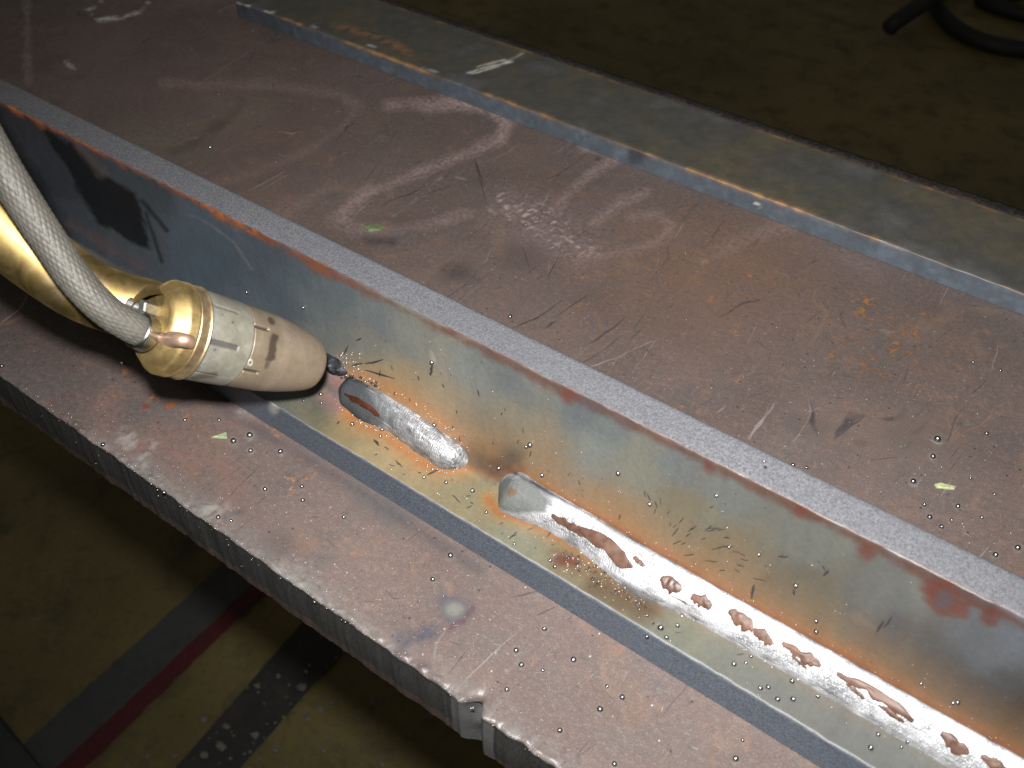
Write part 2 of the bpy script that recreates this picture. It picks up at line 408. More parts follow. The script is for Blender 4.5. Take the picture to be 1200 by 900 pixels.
# white worn spots round (640,270)
sp = vnoise(np.stack([P[:, 0], P[:, 1]], -1), 560, 55)
onp(soft(pt.dline([(590, 240), (640, 262), (680, 292)]) + wob * .6, 14, 20) * np.clip((sp - .66) * 6, 0, 1) * .7, (160, 150, 146))
onp(soft(pt.dline([(600, 250), (680, 290)]) + wob, 26, 40) * .22, (136, 116, 116))
# rusty smears to the right of the chalk
onp(soft(np.hypot(pt.uv[:, 0] - 830, (pt.uv[:, 1] - 330) * 1.6) + wob * 3, 110, 150) * .35, (120, 88, 66))
onp(soft(np.hypot(pt.uv[:, 0] - 1010, (pt.uv[:, 1] - 355) * 1.6) + wob * .6, 16, 14) * np.clip((sp - .62) * 6, 0, 1) * .8, (150, 104, 52))
onp(soft(np.hypot(pt.uv[:, 0] - 1035, (pt.uv[:, 1] - 400) * 1.3) + wob * 3, 60, 90) * np.clip((sp - .74) * 8, 0, 1) * .8, (150, 100, 48))
onp(soft(np.hypot(pt.uv[:, 0] - 280, (pt.uv[:, 1] - 150) * 1.6) + wob * 3, 110, 150) * .25, (78, 58, 54))
# front strip: pink worn swoosh and bare patches
pk = (152, 118, 108)
stroke([(128, 468), (118, 494), (148, 520), (200, 532), (255, 545), (276, 566), (268, 604)], 15, .50, pk, 22)
stroke([(180, 505), (240, 515), (290, 490)], 10, .35, pk, 20)
for u, v, rx, a in ((168, 540, 9, .9), (150, 516, 12, .55), (176, 524, 9, .5), (248, 600, 10, .95), (262, 594, 10, .6), (285, 482, 9, .7), (292, 488, 7, .6), (268, 608, 8, .4)):
    onp(soft(np.hypot(pt.uv[:, 0] - u, pt.uv[:, 1] - v) + wob * 1.1, rx * .9, 10) * a * np.clip(.3 + (sp - .3) * 2.2, 0, 1), (178, 173, 168))
stroke([(262, 606), (284, 599)], 3, .6, (92, 100, 108), 4)
for u, v, rx in ((171, 476, 5), (200, 475, 7)):
    onp(soft(np.hypot((pt.uv[:, 0] - u) * .6, pt.uv[:, 1] - v) + wob * .15, rx * .45, 2.5) * .9, (170, 96, 44) if u > 180 else (140, 62, 40))
# pale heat haloes on the strip
stroke([(300, 660), (420, 740), (520, 800)], 14, .22, (156, 152, 148), 26)
# blue heat spot
d0 = np.hypot((pt.uv[:, 0] - 532) * .95 + (pt.uv[:, 1] - 714) * .35, (pt.uv[:, 1] - 714) * 1.25 - (pt.uv[:, 0] - 532) * .2) + wob * .35
tail = pt.dline([(528, 722), (500, 744), (478, 752)]) + wob * .5
wb2 = (n1 - .5) * 26 + (n2 - .5) * 22
onp(soft(np.minimum(d0 - 28, tail - 9) + wb2, 0, 14) * .4, (112, 96, 104))
onp(soft(np.minimum(d0 - 22, tail - 5) + wb2 * .8, 0, 11) * .55, (92, 104, 124))
onp(soft(d0 + wb2 * .3, 15, 9) * .75, (146, 148, 142)); onp(soft(d0, 9, 6) * .5, (176, 172, 158))
onp(soft(pt.dline([(525, 738), (545, 727), (552, 712)]) + wob * .3, 3, 5) * .6, (120, 76, 84))
onp(soft(pt.dline([(462, 768), (500, 782)]) + wob * .5, 5, 9) * .5, (112, 84, 92))
# blue scale beside the torch's arc on the strip under the angle
onp(soft(pt.dline([(230, 458), (330, 520), (420, 575), (560, 668)]) + wob * .3, 5, 12) * .45, (78, 78, 84))
onp(soft(pt.dline([(425, 580), (470, 610)]) + wob, 16, 20) * .4, (104, 106, 106))
# spatter haloes are painted where balls will sit
BALLS = [(528, 652, 3.3), (507, 680, 3.0), (638, 738, 2.8), (605, 763, 3.0), (611, 780, 3.4), (672, 774, 3.2), (594, 809, 2.8), (729, 818, 3.2), (703, 832, 3.4), (656, 857, 3.4), (636, 786, 2), (711, 805, 2), (720, 896, 3), (293, 511, 3.6), (274, 518, 3.6), (294, 529, 2.6), (329, 530, 2.8), (311, 574, 2.6), (354, 571, 2.2), (355, 587, 2.4), (403, 607, 2.2), (257, 493, 2), (217, 493, 2.2), (121, 522, 2.6), (193, 578, 2.4), (256, 607, 2.6), (271, 611, 2), (3, 430, 2.4), (143, 427, 3),
         (1098, 516, 3.6), (1093, 536, 3.2), (1070, 565, 2.8), (1089, 607, 3.0), (1103, 618, 2.4), (1122, 594, 2.6), (1166, 651, 2.8), (1192, 643, 3.4), (1083, 592, 2), (1115, 610, 1.8), (1150, 607, 2), (1165, 580, 1.8), (929, 546, 2.4), (945, 549, 2), (598, 372, 2.4), (1137, 561, 1.8), (1156, 509, 2.2), (1172, 435, 1.8), (1140, 425, 1.6), (430, 388, 1.4), (850, 810, 2.2), (862, 890, 3.4), (870, 868, 2)]
PB = [b for b in BALLS]
for u, v, r in PB:
    if r > 2.5 and v > 480:
        onp(soft(np.hypot(pt.uv[:, 0] - u, pt.uv[:, 1] - v) + wob * .3, r * 1.7, r * 1.6) * (.35 if u < 1000 else .2), (172, 164, 152))
onp(soft(np.abs(P[:, 1] - .5135), .004, .004) * (P[:, 2] > -.003), (16, 14, 12))  # shade on the far edge behind the bar, painted as a dark line
paintcol = pt.out()
isface = (np.arange(nx * ny) % ny) < len(zz)
paintcol[isface, 3] *= 0
# rusty line low on the cut face, scorched near the notch
zr = np.clip(-P[:, 2] / PT, 0, 1)
fr_ = isface & (zr > .85)
paintcol[fr_, :3] = (.07, .04, .03); paintcol[fr_, 3] = .6
fn = isface & (np.abs(P[:, 0] - xn) < .009)
paintcol[fn, :3] = (.10, .10, .10); paintcol[fn, 3] = .5
fmi = np.zeros(len(F), int); jj = np.arange(len(F)) % (ny - 1)
fmi[jj < len(zz)] = 1; fmi[jj >= ny - 3] = 1
me = mesh('base_plate', P, F, True, paintcol, fmi)
plate = link('base_plate', me, [M['plate'], M['cut']])
tag(plate, 'wide brown mill scaled steel plate with faded chalk strokes and a notched front edge', 'steel plate')

# ------------------------------------------------------------------ steel angle
YB0, YB1, HB = .4305, .4912, .0113          # the flat bar at the back
YF, YC, TH, LT, HL, RF = .1704, .193, .016, .0136, .0797, .005
sec = []          # (y, z, region) region 0 front edge, 1 near faces, 2 top, 3 back/bottom
for k in np.linspace(0, 1, 12)[:-1]: sec.append((YF + .0002 * k, .0003 + (TH - .0013) * k, 0))
for a in np.linspace(0, math.pi / 2, 5): sec.append((YF + .0008 - .0008 * math.cos(a), TH - .0008 + .0008 * math.sin(a), 0 if a < .8 else 1))
for k in np.linspace(0, 1, 22)[1:]: sec.append((YF + .0008 + (YC - RF - YF - .0008) * k, TH, 1))
for a in np.linspace(0, math.pi / 2, 9)[1:]: sec.append((YC - RF + RF * math.sin(a), TH + RF - RF * math.cos(a), 1))
for k in np.linspace(0, 1, 60)[1:]: sec.append((YC, TH + RF + (HL - .0004 - TH - RF) * k, 1))
for a in np.linspace(0, math.pi / 2, 4)[1:]: sec.append((YC + .0004 - .0004 * math.cos(a), HL - .0004 + .0004 * math.sin(a), 1 if a < 1.0 else 2))
for k in np.linspace(0, 1, 14)[1:]: sec.append((YC + .0004 + (LT - .0024) * k, HL, 2))
for a in np.linspace(0, math.pi / 2, 5)[1:]: sec.append((YC + LT - .002 + .002 * math.sin(a), HL - .002 + .002 * math.cos(a), 2))
sec += [(YC + LT, .04, 3), (YC + LT, .0003, 3), (YF, .0003, 3)]
S = np.array(sec); ns = len(S)
xa = np.concatenate([np.arange(-.80, -.46, .003), np.arange(-.46, .06, .0009), np.arange(.06, .2, .004)])
A = np.zeros((len(xa), ns, 3)); A[:, :, 0] = xa[:, None]; A[:, :, 1] = S[None, :, 0]; A[:, :, 2] = S[None, :, 1]
q = np.stack([A[..., 0], A[..., 1] * 1.0 + A[..., 2] * 1.3], -1)
# near top edge is flaky: chipped by scale
edge = np.exp(-((A[..., 2] - HL) ** 2 + (A[..., 1] - YC) ** 2) / .0012 ** 2)
ch = fbm(q, 150, 61, 3)
A[..., 1] += edge * (ch - .45) * .0012; A[..., 2] -= edge * np.abs(ch - .5) * .0010
e2 = np.exp(-((A[..., 2] - TH) ** 2 + (A[..., 1] - YF) ** 2) / .0010 ** 2)
A[..., 1] += e2 * (fbm(q, 240, 63, 2) - .5) * .0009
A[..., 1] += (fbm(q, 25, 64, 2) - .5) * .0003; A[..., 2] += (fbm(q, 25, 65, 2) - .5) * .0002 * (S[None, :, 1] > .01)
P = A.reshape(-1, 3); reg = np.tile(S[:, 2], len(xa)).astype(int)
pt = Paint(P)
nrm = np.zeros((ns, 3)); nrm[:] = (0, -1, 0)
for k in range(ns):
    y, z, r = S[k]
    if r == 1 and abs(z - TH) < 1e-4: nrm[k] = (0, 0, 1)
    elif r == 1 and z < TH + RF: t_ = (y - (YC - RF)) / RF; nrm[k] = (0, -t_, math.sqrt(max(0, 1 - t_ * t_)))
    elif r == 2: nrm[k] = (0, 0, 1)
E = irr(P, np.tile(nrm, (len(xa), 1)))[:, None]
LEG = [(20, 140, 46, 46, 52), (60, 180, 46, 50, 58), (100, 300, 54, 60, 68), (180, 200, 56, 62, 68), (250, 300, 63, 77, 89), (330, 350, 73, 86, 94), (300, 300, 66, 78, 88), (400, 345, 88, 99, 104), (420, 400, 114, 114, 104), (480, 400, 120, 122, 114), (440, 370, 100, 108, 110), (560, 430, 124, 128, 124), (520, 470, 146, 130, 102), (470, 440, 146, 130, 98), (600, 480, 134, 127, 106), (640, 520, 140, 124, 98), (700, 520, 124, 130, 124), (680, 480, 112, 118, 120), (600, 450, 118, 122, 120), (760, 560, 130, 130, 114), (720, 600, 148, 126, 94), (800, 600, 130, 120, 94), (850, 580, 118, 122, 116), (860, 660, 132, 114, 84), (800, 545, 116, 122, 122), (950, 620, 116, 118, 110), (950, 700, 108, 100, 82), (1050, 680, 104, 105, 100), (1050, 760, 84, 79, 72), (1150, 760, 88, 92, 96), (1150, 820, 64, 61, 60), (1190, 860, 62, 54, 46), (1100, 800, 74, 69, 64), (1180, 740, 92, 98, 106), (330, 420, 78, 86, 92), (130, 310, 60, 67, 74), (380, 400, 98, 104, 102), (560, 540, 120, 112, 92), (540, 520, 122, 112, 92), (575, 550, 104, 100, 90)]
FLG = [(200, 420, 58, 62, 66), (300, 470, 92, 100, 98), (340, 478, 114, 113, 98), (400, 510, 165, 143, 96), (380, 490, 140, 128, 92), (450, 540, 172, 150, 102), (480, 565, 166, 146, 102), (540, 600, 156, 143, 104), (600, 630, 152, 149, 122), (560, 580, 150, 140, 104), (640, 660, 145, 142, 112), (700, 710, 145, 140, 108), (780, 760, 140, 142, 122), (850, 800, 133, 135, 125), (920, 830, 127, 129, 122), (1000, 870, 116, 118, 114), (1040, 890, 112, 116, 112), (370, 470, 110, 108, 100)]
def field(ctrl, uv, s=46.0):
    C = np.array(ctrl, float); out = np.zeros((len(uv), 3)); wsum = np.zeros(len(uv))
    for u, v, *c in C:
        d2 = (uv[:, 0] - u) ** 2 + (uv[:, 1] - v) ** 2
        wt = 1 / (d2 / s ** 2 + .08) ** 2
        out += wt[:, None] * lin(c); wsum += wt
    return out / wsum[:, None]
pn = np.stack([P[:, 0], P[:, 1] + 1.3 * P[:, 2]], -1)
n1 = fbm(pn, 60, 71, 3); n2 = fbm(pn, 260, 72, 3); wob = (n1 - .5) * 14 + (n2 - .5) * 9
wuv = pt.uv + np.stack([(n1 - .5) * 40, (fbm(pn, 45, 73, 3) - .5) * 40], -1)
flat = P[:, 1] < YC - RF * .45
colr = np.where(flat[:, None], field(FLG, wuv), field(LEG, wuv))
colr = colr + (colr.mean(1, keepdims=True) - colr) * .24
colr = colr * np.interp(pt.uv[:, 0], [330, 460, 950, 1080], [1.0, 1.14, 1.14, 1.6])[:, None]  # colour lightened towards the right to make up for the flash's falloff
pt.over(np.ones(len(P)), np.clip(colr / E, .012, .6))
def ona(a, c, mask=True): pt.over(a * mask, np.clip(lin(c) / E, .01, .7))
leg = ~flat
# bead toes in the photograph
UP = [(575, 540), (600, 552), (640, 575), (690, 602), (760, 642), (840, 687), (950, 748), (1080, 821), (1200, 888), (1300, 944)]
LO = [(572, 585), (585, 602), (620, 612), (680, 645), (740, 690), (800, 715), (840, 739), (950, 801), (1122, 900), (1300, 1000)]
up2 = [(400, 440), (430, 445), (480, 470), (530, 505), (552, 530)]; lo2 = [(392, 470), (420, 494), (455, 512), (490, 540), (520, 553), (552, 548)]
dU = pt.dline(UP) + wob * .4; dL = pt.dline(LO) + wob * .4; dU2 = pt.dline(up2) + wob * .4; dL2 = pt.dline(lo2) + wob * .4
ona(np.clip(1 - dU / 62, 0, 1) ** 1.1 * .62, (168, 126, 82), leg)
ona(np.clip(1 - dU / 20, 0, 1) ** 1.1 * .62, (178, 116, 66), leg)
ona(np.clip(1 - dU / 7, 0, 1) * .6, (150, 84, 44), leg)
ona(np.clip(1 - dU2 / 34, 0, 1) ** 1.2 * .65, (182, 140, 94), leg)
ona(np.clip(1 - dU2 / 14, 0, 1) * .55, (186, 124, 74), leg)
ona(np.clip(1 - dL2 / 22, 0, 1) * .75, (200, 150, 98), flat)
ona(np.clip(1 - dL2 / 9, 0, 1) * .55, (200, 118, 66), flat)
ona(np.clip(1 - dL / 18, 0, 1) * .7 * np.clip((760 - pt.uv[:, 0]) / 80, .25, 1), (190, 146, 84), flat)
ona(np.clip(1 - dL / 8, 0, 1) * .65 * np.clip((740 - pt.uv[:, 0]) / 60, .1, 1), (190, 108, 56))
ona(soft(pt.dline([(552, 548), (580, 560), (560, 552)]) + wob * .4, 5, 8) * .6, (176, 112, 64))
ona(soft(pt.dline([(545, 530), (580, 548), (600, 538)]) + wob, 14, 22) * .7, (66, 68, 66))
# arc area: pinkish dusting and dark blue-green stains
ona(soft(pt.dline([(385, 430), (398, 452), (388, 470)]) + wob * .6, 12, 14) * .75, (150, 132, 138))
ona(soft(pt.dline([(390, 447), (408, 455)]) + wob * .5, 5, 8) * .6, (160, 112, 100))
ona(soft(pt.dline([(376, 466), (392, 472)]) + wob * .5, 7, 9) * .6, (164, 124, 120))
ona(soft(np.hypot(pt.uv[:, 0] - 372, pt.uv[:, 1] - 478) + wob, 14, 22) * .6, (70, 82, 86))
ona(soft(pt.dline([(380, 448), (392, 462)]) + wob * .6, 4, 8) * .6, (70, 74, 66))
# scorched spatter field below the bead
ona(soft(pt.dline([(655, 652), (690, 672), (740, 700), (765, 712)]) + wob * 1.0, 15, 20) * .6, (136, 96, 66), flat)
ona(soft(pt.dline([(700, 690), (750, 712)]) + wob * 1.2, 16, 16) * .55, (104, 82, 60), flat)
ona(soft(pt.dline([(656, 655), (672, 657)]) + wob * .6, 7, 8) * .7, (128, 62, 36), flat)
# the rust line below the top edge
RL = [(0, 119), (60, 148), (120, 178), (180, 207), (240, 240), (300, 272), (400, 325), (497, 376), (560, 405), (640, 447), (720, 487), (800, 527), (900, 577), (1013, 634), (1143, 704), (1200, 732)]
dR = pt.dline(RL); below = leg & (reg == 1)
rw = np.interp(pt.uv[:, 0], [0, 120, 200, 280, 360, 480, 640, 760, 1100, 1200], [3, 5, 9, 8, 7, 6, 10, 7, 9, 8])
ona(soft(dR + wob * .9, rw * .7, 7) * .75, (112, 70, 54), below)
lf = np.clip((430 - pt.uv[:, 0]) / 120, 0, 1)
ona(soft(dR + wob * 1.0, rw * .5, 4) * .9 * lf * np.clip((n2 - .35) * 4, 0, 1), (150, 88, 44), below)
for u, v, r in ((668, 464, 9), (830, 545, 8), (1016, 648, 11), (1105, 700, 18), (1125, 712, 10), (1090, 690, 10), (940, 598, 6), (1160, 722, 9)):
    ona(soft(np.hypot(pt.uv[:, 0] - u, (pt.uv[:, 1] - v)) + wob * 1.1, r, 8) * .8, (122, 72, 60), below)
ona(soft(np.hypot(pt.uv[:, 0] - 1108, pt.uv[:, 1] - 702) + wob, 8, 7) * .7, (96, 92, 96), below)
# black soot patch and brush-like streaks at the far left
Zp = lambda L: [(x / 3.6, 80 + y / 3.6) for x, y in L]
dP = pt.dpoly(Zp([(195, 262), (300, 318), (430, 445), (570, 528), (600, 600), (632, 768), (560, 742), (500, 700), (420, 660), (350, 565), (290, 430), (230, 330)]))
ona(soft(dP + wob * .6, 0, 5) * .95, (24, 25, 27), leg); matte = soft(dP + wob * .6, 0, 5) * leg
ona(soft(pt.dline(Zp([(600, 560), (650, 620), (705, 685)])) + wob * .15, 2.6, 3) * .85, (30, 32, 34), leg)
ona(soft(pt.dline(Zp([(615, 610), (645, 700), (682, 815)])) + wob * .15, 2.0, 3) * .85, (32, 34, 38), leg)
ona(soft(pt.dpoly([(-20, 95), (12, 150), (50, 212), (104, 306), (86, 312), (30, 270), (-20, 200)]) + wob * .7, 0, 14) * .85, (20, 21, 25), leg)  # dark band on the leg along the hose's right edge
ona(soft(pt.dline(Zp([(340, 330), (430, 440)])) + wob * .5, 6, 8) * .4, (92, 78, 72), leg)
ona(soft(pt.dline([(80, 262), (120, 285), (165, 312)]) + wob * .9, 4, 8) * .5, (86, 64, 62), leg)
ona(soft(pt.dline([(218, 250), (245, 262), (275, 285), (295, 315)]) + wob * .2, 1.2, 2.5) * .5, (110, 104, 100), leg)
# wiped marks
for pts, a, c, wd in (([(490, 400), (560, 396)], .25, (150, 150, 140), 3), ([(1130, 668), (1040, 690)], .0, (0, 0, 0), 2), ([(1055, 700), (1045, 745)], .25, (84, 92, 104), 9), ([(1000, 690), (990, 740)], .2, (88, 94, 98), 9), ([(590, 445), (620, 470)], .25, (88, 98, 108), 12), ([(680, 480), (720, 505)], .35, (92, 102, 112), 16), ([(560, 420), (600, 440)], .2, (92, 104, 112), 14), ([(1000, 720), (1020, 735)], .35, (150, 128, 102), 6), ([(505, 412), (508, 424)], .6, (176, 170, 156), 3)):
    ona(soft(pt.dline(pts) + wob * .6, wd, wd * 1.2) * a, c, leg)
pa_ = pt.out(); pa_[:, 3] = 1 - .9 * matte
# the sawn top and the sheared front edge carry only small marks
top_ = reg == 2; frt = reg == 0; bk = reg == 3
pa_[top_ | frt | bk, 3] = 0
ed = np.clip(1 - (P[:, 1] - YC) / .0012, 0, 1) * top_ * (n2 > .42)
pa_[:, 3] = np.where(top_, ed * .8, pa_[:, 3]); pa_[top_, :3] = np.array([.055, .032, .024])
e3 = np.clip(1 - (TH - P[:, 2]) / .0022, 0, 1) * frt
pa_[:, 3] = np.where(frt, e3 * .28 * np.clip((P[:, 0] + .26) / .08, .1, 1), pa_[:, 3]); pa_[frt, :3] = np.array([.20, .195, .185])
uvm = pt.uv
k_ = soft(np.hypot(uvm[:, 0] - 321, (uvm[:, 1] - 478) * .8), 6, 5) * frt
pa_[:, 3] = np.maximum(pa_[:, 3], k_ * .9)
F = gridF(len(xa), ns); fr_reg = np.tile(np.maximum(S[:-1, 2], 0), len(xa) - 1).astype(int)
fmi = np.select([fr_reg == 0, fr_reg == 1, fr_reg == 2], [1, 0, 2], 1)
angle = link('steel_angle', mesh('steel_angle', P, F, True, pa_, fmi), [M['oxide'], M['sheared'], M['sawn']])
tag(angle, 'long heat tinted steel angle on the brown plate with silver weld in its corner', 'steel angle')

# ------------------------------------------------------------------ weld beads (parts of the angle)
def bead_surface(x, a, hw_up, hw_lo, bulge):
    """x along, a in -1..1 across (1 = toe on the leg, -1 = toe on the flange)"""
    ty = np.interp(x, *hw_up); tl = np.interp(x, *hw_lo); bl = np.interp(x, *bulge)
    pu = np.stack([x, np.full_like(x, YC), TH + ty], -1)             # toe up the leg
    pl = np.stack([x, YC - tl, np.full_like(x, TH)], -1)             # toe on the flange
    s = (a + 1) / 2
    base = pl * (1 - s)[..., None] + pu * s[..., None]
    n = np.stack([x * 0, -(ty), (tl)], -1); n = n / np.maximum(np.linalg.norm(n, axis=-1, keepdims=True), 1e-9)
    n = np.array([0, -.7071, .7071]) * np.ones_like(n)
    prof = np.clip(1 - a * a, 0, 1) ** .85
    return base + n * (bl * prof - .0004 * (1 - prof))[..., None], n, prof

def px_leg(u, v): p = at(u, v, y=YC); return p[0], p[2] - TH
def px_fl(u, v): p = at(u, v, z=TH); return p[0], YC - p[1]
def bead(name, ups, los, bulge_pts, x0, x1, dx, na, ripple, seed, elen=.007):
    U = np.array([px_leg(*p) for p in ups]).T; L = np.array([px_fl(*p) for p in los]).T
    U = U[:, np.argsort(U[0])]; L = L[:, np.argsort(L[0])]
    B = np.array(bulge_pts).T
    xs_ = np.arange(x0, x1, dx); aa = np.linspace(-1, 1, na)
    Xb, Ab = np.meshgrid(xs_, aa, indexing='ij')
    edge = (fbm(np.stack([Xb, 0 * Xb + np.sign(Ab)], -1), 260, seed, 3) - .5)
    # width wanders, so move the parametrisation with a little noise
    ins = lambda X: (np.clip((X - x0) / .006, 0, 1) ** .5) * (np.clip((x1 - X) / .006, 0, 1) ** .5)
    xd = np.linspace(min(U[0][0], L[0][0]) - .012, max(U[0][-1], L[0][-1]) + .012, 2400); kw = int(.0026 / (xd[1] - xd[0])); kern = np.hanning(2 * kw + 1); kern /= kern.sum()
    sm = lambda xs0, ys0: np.convolve(np.pad(np.interp(xd, xs0, ys0), kw, mode='edge'), kern, 'valid')
    en = np.sqrt(np.clip(1 - np.clip(1 - (xd - x0) / elen, 0, 1) ** 2, 0, 1)) * np.sqrt(np.clip(1 - np.clip(1 - (x1 - xd) / elen, 0, 1) ** 2, 0, 1))
    Up = (xd, sm(U[0], U[1]) * en); Lp = (xd, sm(L[0], L[1]) * en); B = np.array([xd, sm(B[0], B[1]) * en])
    Pb, n, prof = bead_surface(Xb, Ab, Up, Lp, (B[0], B[1]))
    Pb = Pb + (Ab * np.abs(Ab))[..., None] * np.array([0, .45, .45]) * (edge * .0016)[..., None]
    lag = Xb - .0035 * (1 - Ab ** 2) + (fbm(np.stack([Xb, Ab * .006], -1), 240, seed + 3, 3) - .5) * .006
    rp = (np.sin(lag * 2 * math.pi / .0024) * .5 + np.sin(lag * 2 * math.pi / .0061 + 1) * .5)
    lump = fbm(np.stack([Xb, Ab * .005], -1), 170, seed + 5, 3) - .5; fine = fbm(np.stack([Xb, Ab * .005], -1), 900, seed + 7, 2) - .5
    Pb = Pb + n * ((rp * ripple + lump * ripple * 4 + fine * ripple * 1.0) * prof)[..., None]
    return Pb, (Up, Lp, (B[0], B[1]))

# long bead
xL0 = px_fl(577, 582)[0]
ups = [(575, 552), (590, 548), (610, 552), (640, 572), (690, 600), (760, 641), (840, 687), (950, 748), (1080, 821), (1200, 888), (1400, 1000)]
los = [(576, 580), (582, 598), (600, 606), (640, 622), (680, 648), (740, 697), (800, 721), (840, 744), (950, 807), (1122, 907), (1300, 1010)]
blg = [(-.3, .0), (xL0, .0006), (xL0 + .008, .0030), (xL0 + .02, .0028), (xL0 + .028, .0012), (xL0 + .05, .0013), (.2, .0014)]
Pb, LONG = bead('long', ups, los, blg, xL0 - .002, .07, .0005, 56, .00010, 81, .011)
pt = Paint(Pb); nb = pt.P[:, :2]
wb = (fbm(np.stack([pt.P[:, 0], pt.P[:, 1] * 2 - pt.P[:, 2]], -1), 200, 85, 3) - .5) * 16
blob = pt.dpoly([(576, 575), (590, 560), (612, 556), (632, 570), (642, 588), (640, 600), (622, 602), (600, 602), (582, 596)])
pt.over(soft(blob + wb * .3, 0, 6) * .92, (0.069, 0.073, 0.070))
pt.over(soft(np.hypot(pt.uv[:, 0] - 599, (pt.uv[:, 1] - 576) * 1.1) + wb * .3, 5.5, 6) * .8, (0.081, 0.047, 0.022))
pt.over(soft(np.hypot(pt.uv[:, 0] - 586, pt.uv[:, 1] - 588) + wb * .3, 4, 6) * .5, (0.112, 0.112, 0.050))
pt.over(soft(pt.dline([(622, 560), (640, 576), (646, 590)]) + wb * .2, 4, 6) * .6, (0.044, 0.050, 0.052))
# toes stay darker, with a little scorch on the lower one
dU = pt.dline(UP); dL = pt.dline(LO)
pt.over(np.clip(1 - (dU + wb * .25) / 4.5, 0, 1) * .9, (0.014, 0.014, 0.016))
pt.over(np.clip(1 - (pt.dline([(650, 640), (690, 665), (740, 694), (790, 716)]) + wb * .5) / 12, 0, 1) * .85, (0.019, 0.019, 0.019))
pt.over(np.clip(1 - (dL + wb * .3) / 3.5, 0, 1) * .5, (0.037, 0.031, 0.028))
for a0, b0, wd in (((700, 610), (760, 655), 3), ((760, 690), (830, 725), 2), ((860, 715), (960, 770), 2), ((1000, 800), (1100, 850), 2)):
    pt.over(soft(pt.dline([a0, b0]) + wb * .6, wd, 4) * .4, (0.131, 0.112, 0.094))
weld = link('weld_bead', mesh('weld_bead', Pb, gridF(*Pb.shape[:2]), True, pt.out()), M['bead_bright'], angle)
weld['label'] = 'long bright silver weld bead with brown slag islands'

# short bead with the dark crusted end
xS0 = px_fl(393, 462)[0]; xS1 = px_fl(551, 545)[0]
ups2 = [(392, 452), (398, 446), (410, 440), (440, 455), (480, 479), (520, 507), (545, 525), (552, 538)]
los2 = [(393, 462), (398, 474), (420, 492), (455, 506), (490, 533), (515, 549), (538, 553), (551, 546)]
b2 = [(xS0 - .01, .0002), (xS0, .0006), (xS0 + .006, .0016), (xS0 + .03, .0018), (xS1 - .012, .0034), (xS1 - .004, .0030), (xS1, .0006), (xS1 + .01, .0)]
Pb2, SHORT = bead('short', ups2, los2, b2, xS0 - .0012, xS1 + .0008, .0004, 50, .00010, 91)
pt = Paint(Pb2); wb = (fbm(np.stack([pt.P[:, 0], pt.P[:, 1] * 2 - pt.P[:, 2]], -1), 220, 95, 3) - .5) * 16
pt.over(np.clip((464 - pt.uv[:, 0] + wb * 1.4) / 34, 0, 1) * .95, (0.023, 0.027, 0.031))
pt.over(np.clip(1 - (pt.dline(up2) + wb * .4) / 6, 0, 1) * .9, (0.011, 0.012, 0.013))
pt.over(np.clip(1 - (pt.dline(lo2) + wb * .4) / 5, 0, 1) * .8, (0.019, 0.016, 0.016))
pt.over(soft(pt.dline([(400, 462), (420, 470), (442, 488)]) + wb * .3, 10, 8) * .6, (0.050, 0.053, 0.055))
pt.over(soft(pt.dline([(470, 500), (520, 545)]) + wb * .6, 4, 8) * .45, (0.088, 0.075, 0.072))
pt.over(soft(pt.dline([(450, 470), (500, 508)]) + wb * .6, 4, 8) * .5, (0.062, 0.066, 0.072))
weld2 = link('weld_bead', mesh('weld_bead_short', Pb2, gridF(*Pb2.shape[:2]), True, pt.out()), M['bead'], angle)
weld2['label'] = 'short weld bead with a dark crusted end and rust red slag'

def hitbead(params, u, v):
    """parameters (x, a) of the bead surface seen at a photo position"""
    c = None
    xg, ag = np.meshgrid(np.linspace(-.3, .07, 900), np.linspace(-1, 1, 41), indexing='ij')
    Pq, _, _ = bead_surface(xg, ag, *params); uv = proj(Pq)
    k = np.argmin(np.hypot(uv[..., 0] - u, uv[..., 1] - v)); return xg.ravel()[k], ag.ravel()[k]
def slag(pts, hws, params, parent, mat, thick=.0006, seed=0):
    """a raised glassy island laid along a centre line on the bead"""
    p0_, p1_ = np.array(pts[0], float), np.array(pts[-1], float); ex_ = (p1_ - p0_) / np.hypot(*(p1_ - p0_)) * 4.0
    pts = [tuple(p0_ - ex_)] + list(pts[1:-1]) + [tuple(p1_ + ex_)]
    C = np.array([hitbead(params, *p) for p in pts])
    n = 40; tt = np.linspace(0, 1, n); ti = np.linspace(0, 1, len(C))
    cx = np.interp(tt, ti, C[:, 0]); ca = np.interp(tt, ti, C[:, 1]); hw = np.interp(tt, ti, hws) * .92
    hw = hw * np.clip(np.sin(np.pi * np.clip(tt * .96 + .02, 0, 1)), .06, 1) ** .45
    nz1 = vnoise(np.stack([tt * 6, tt * 0 + seed], -1), 1, seed); nz2 = vnoise(np.stack([tt * 9, tt * 0 + seed], -1), 1, seed + 9)
    bb = np.linspace(-1, 1, 11)
    X_ = cx[:, None] + 0 * bb; Aa = ca[:, None] + np.where(bb > 0, bb * (hw * (.45 + 1.1 * nz1))[:, None], bb * (hw * (.45 + 1.1 * nz2))[:, None])
    Pq, nn, _ = bead_surface(X_, np.clip(Aa, -.98, .98), *params)
    dome = np.clip(1 - bb[None] ** 2, 0, 1) ** .5 * (np.clip(np.sin(np.pi * tt), 0, 1) ** .4)[:, None]
    lump = (vnoise(np.stack([tt[:, None] * 6 + 0 * bb, bb[None] + 0 * tt[:, None]], -1), 1.3, seed + 3) - .3) * .0005
    Pq = Pq + nn * (dome * (thick * .35 + lump * .6) + .00022)[..., None]
    return link('slag_patch', mesh('slag_patch', Pq, gridF(n, 11)), mat, parent)
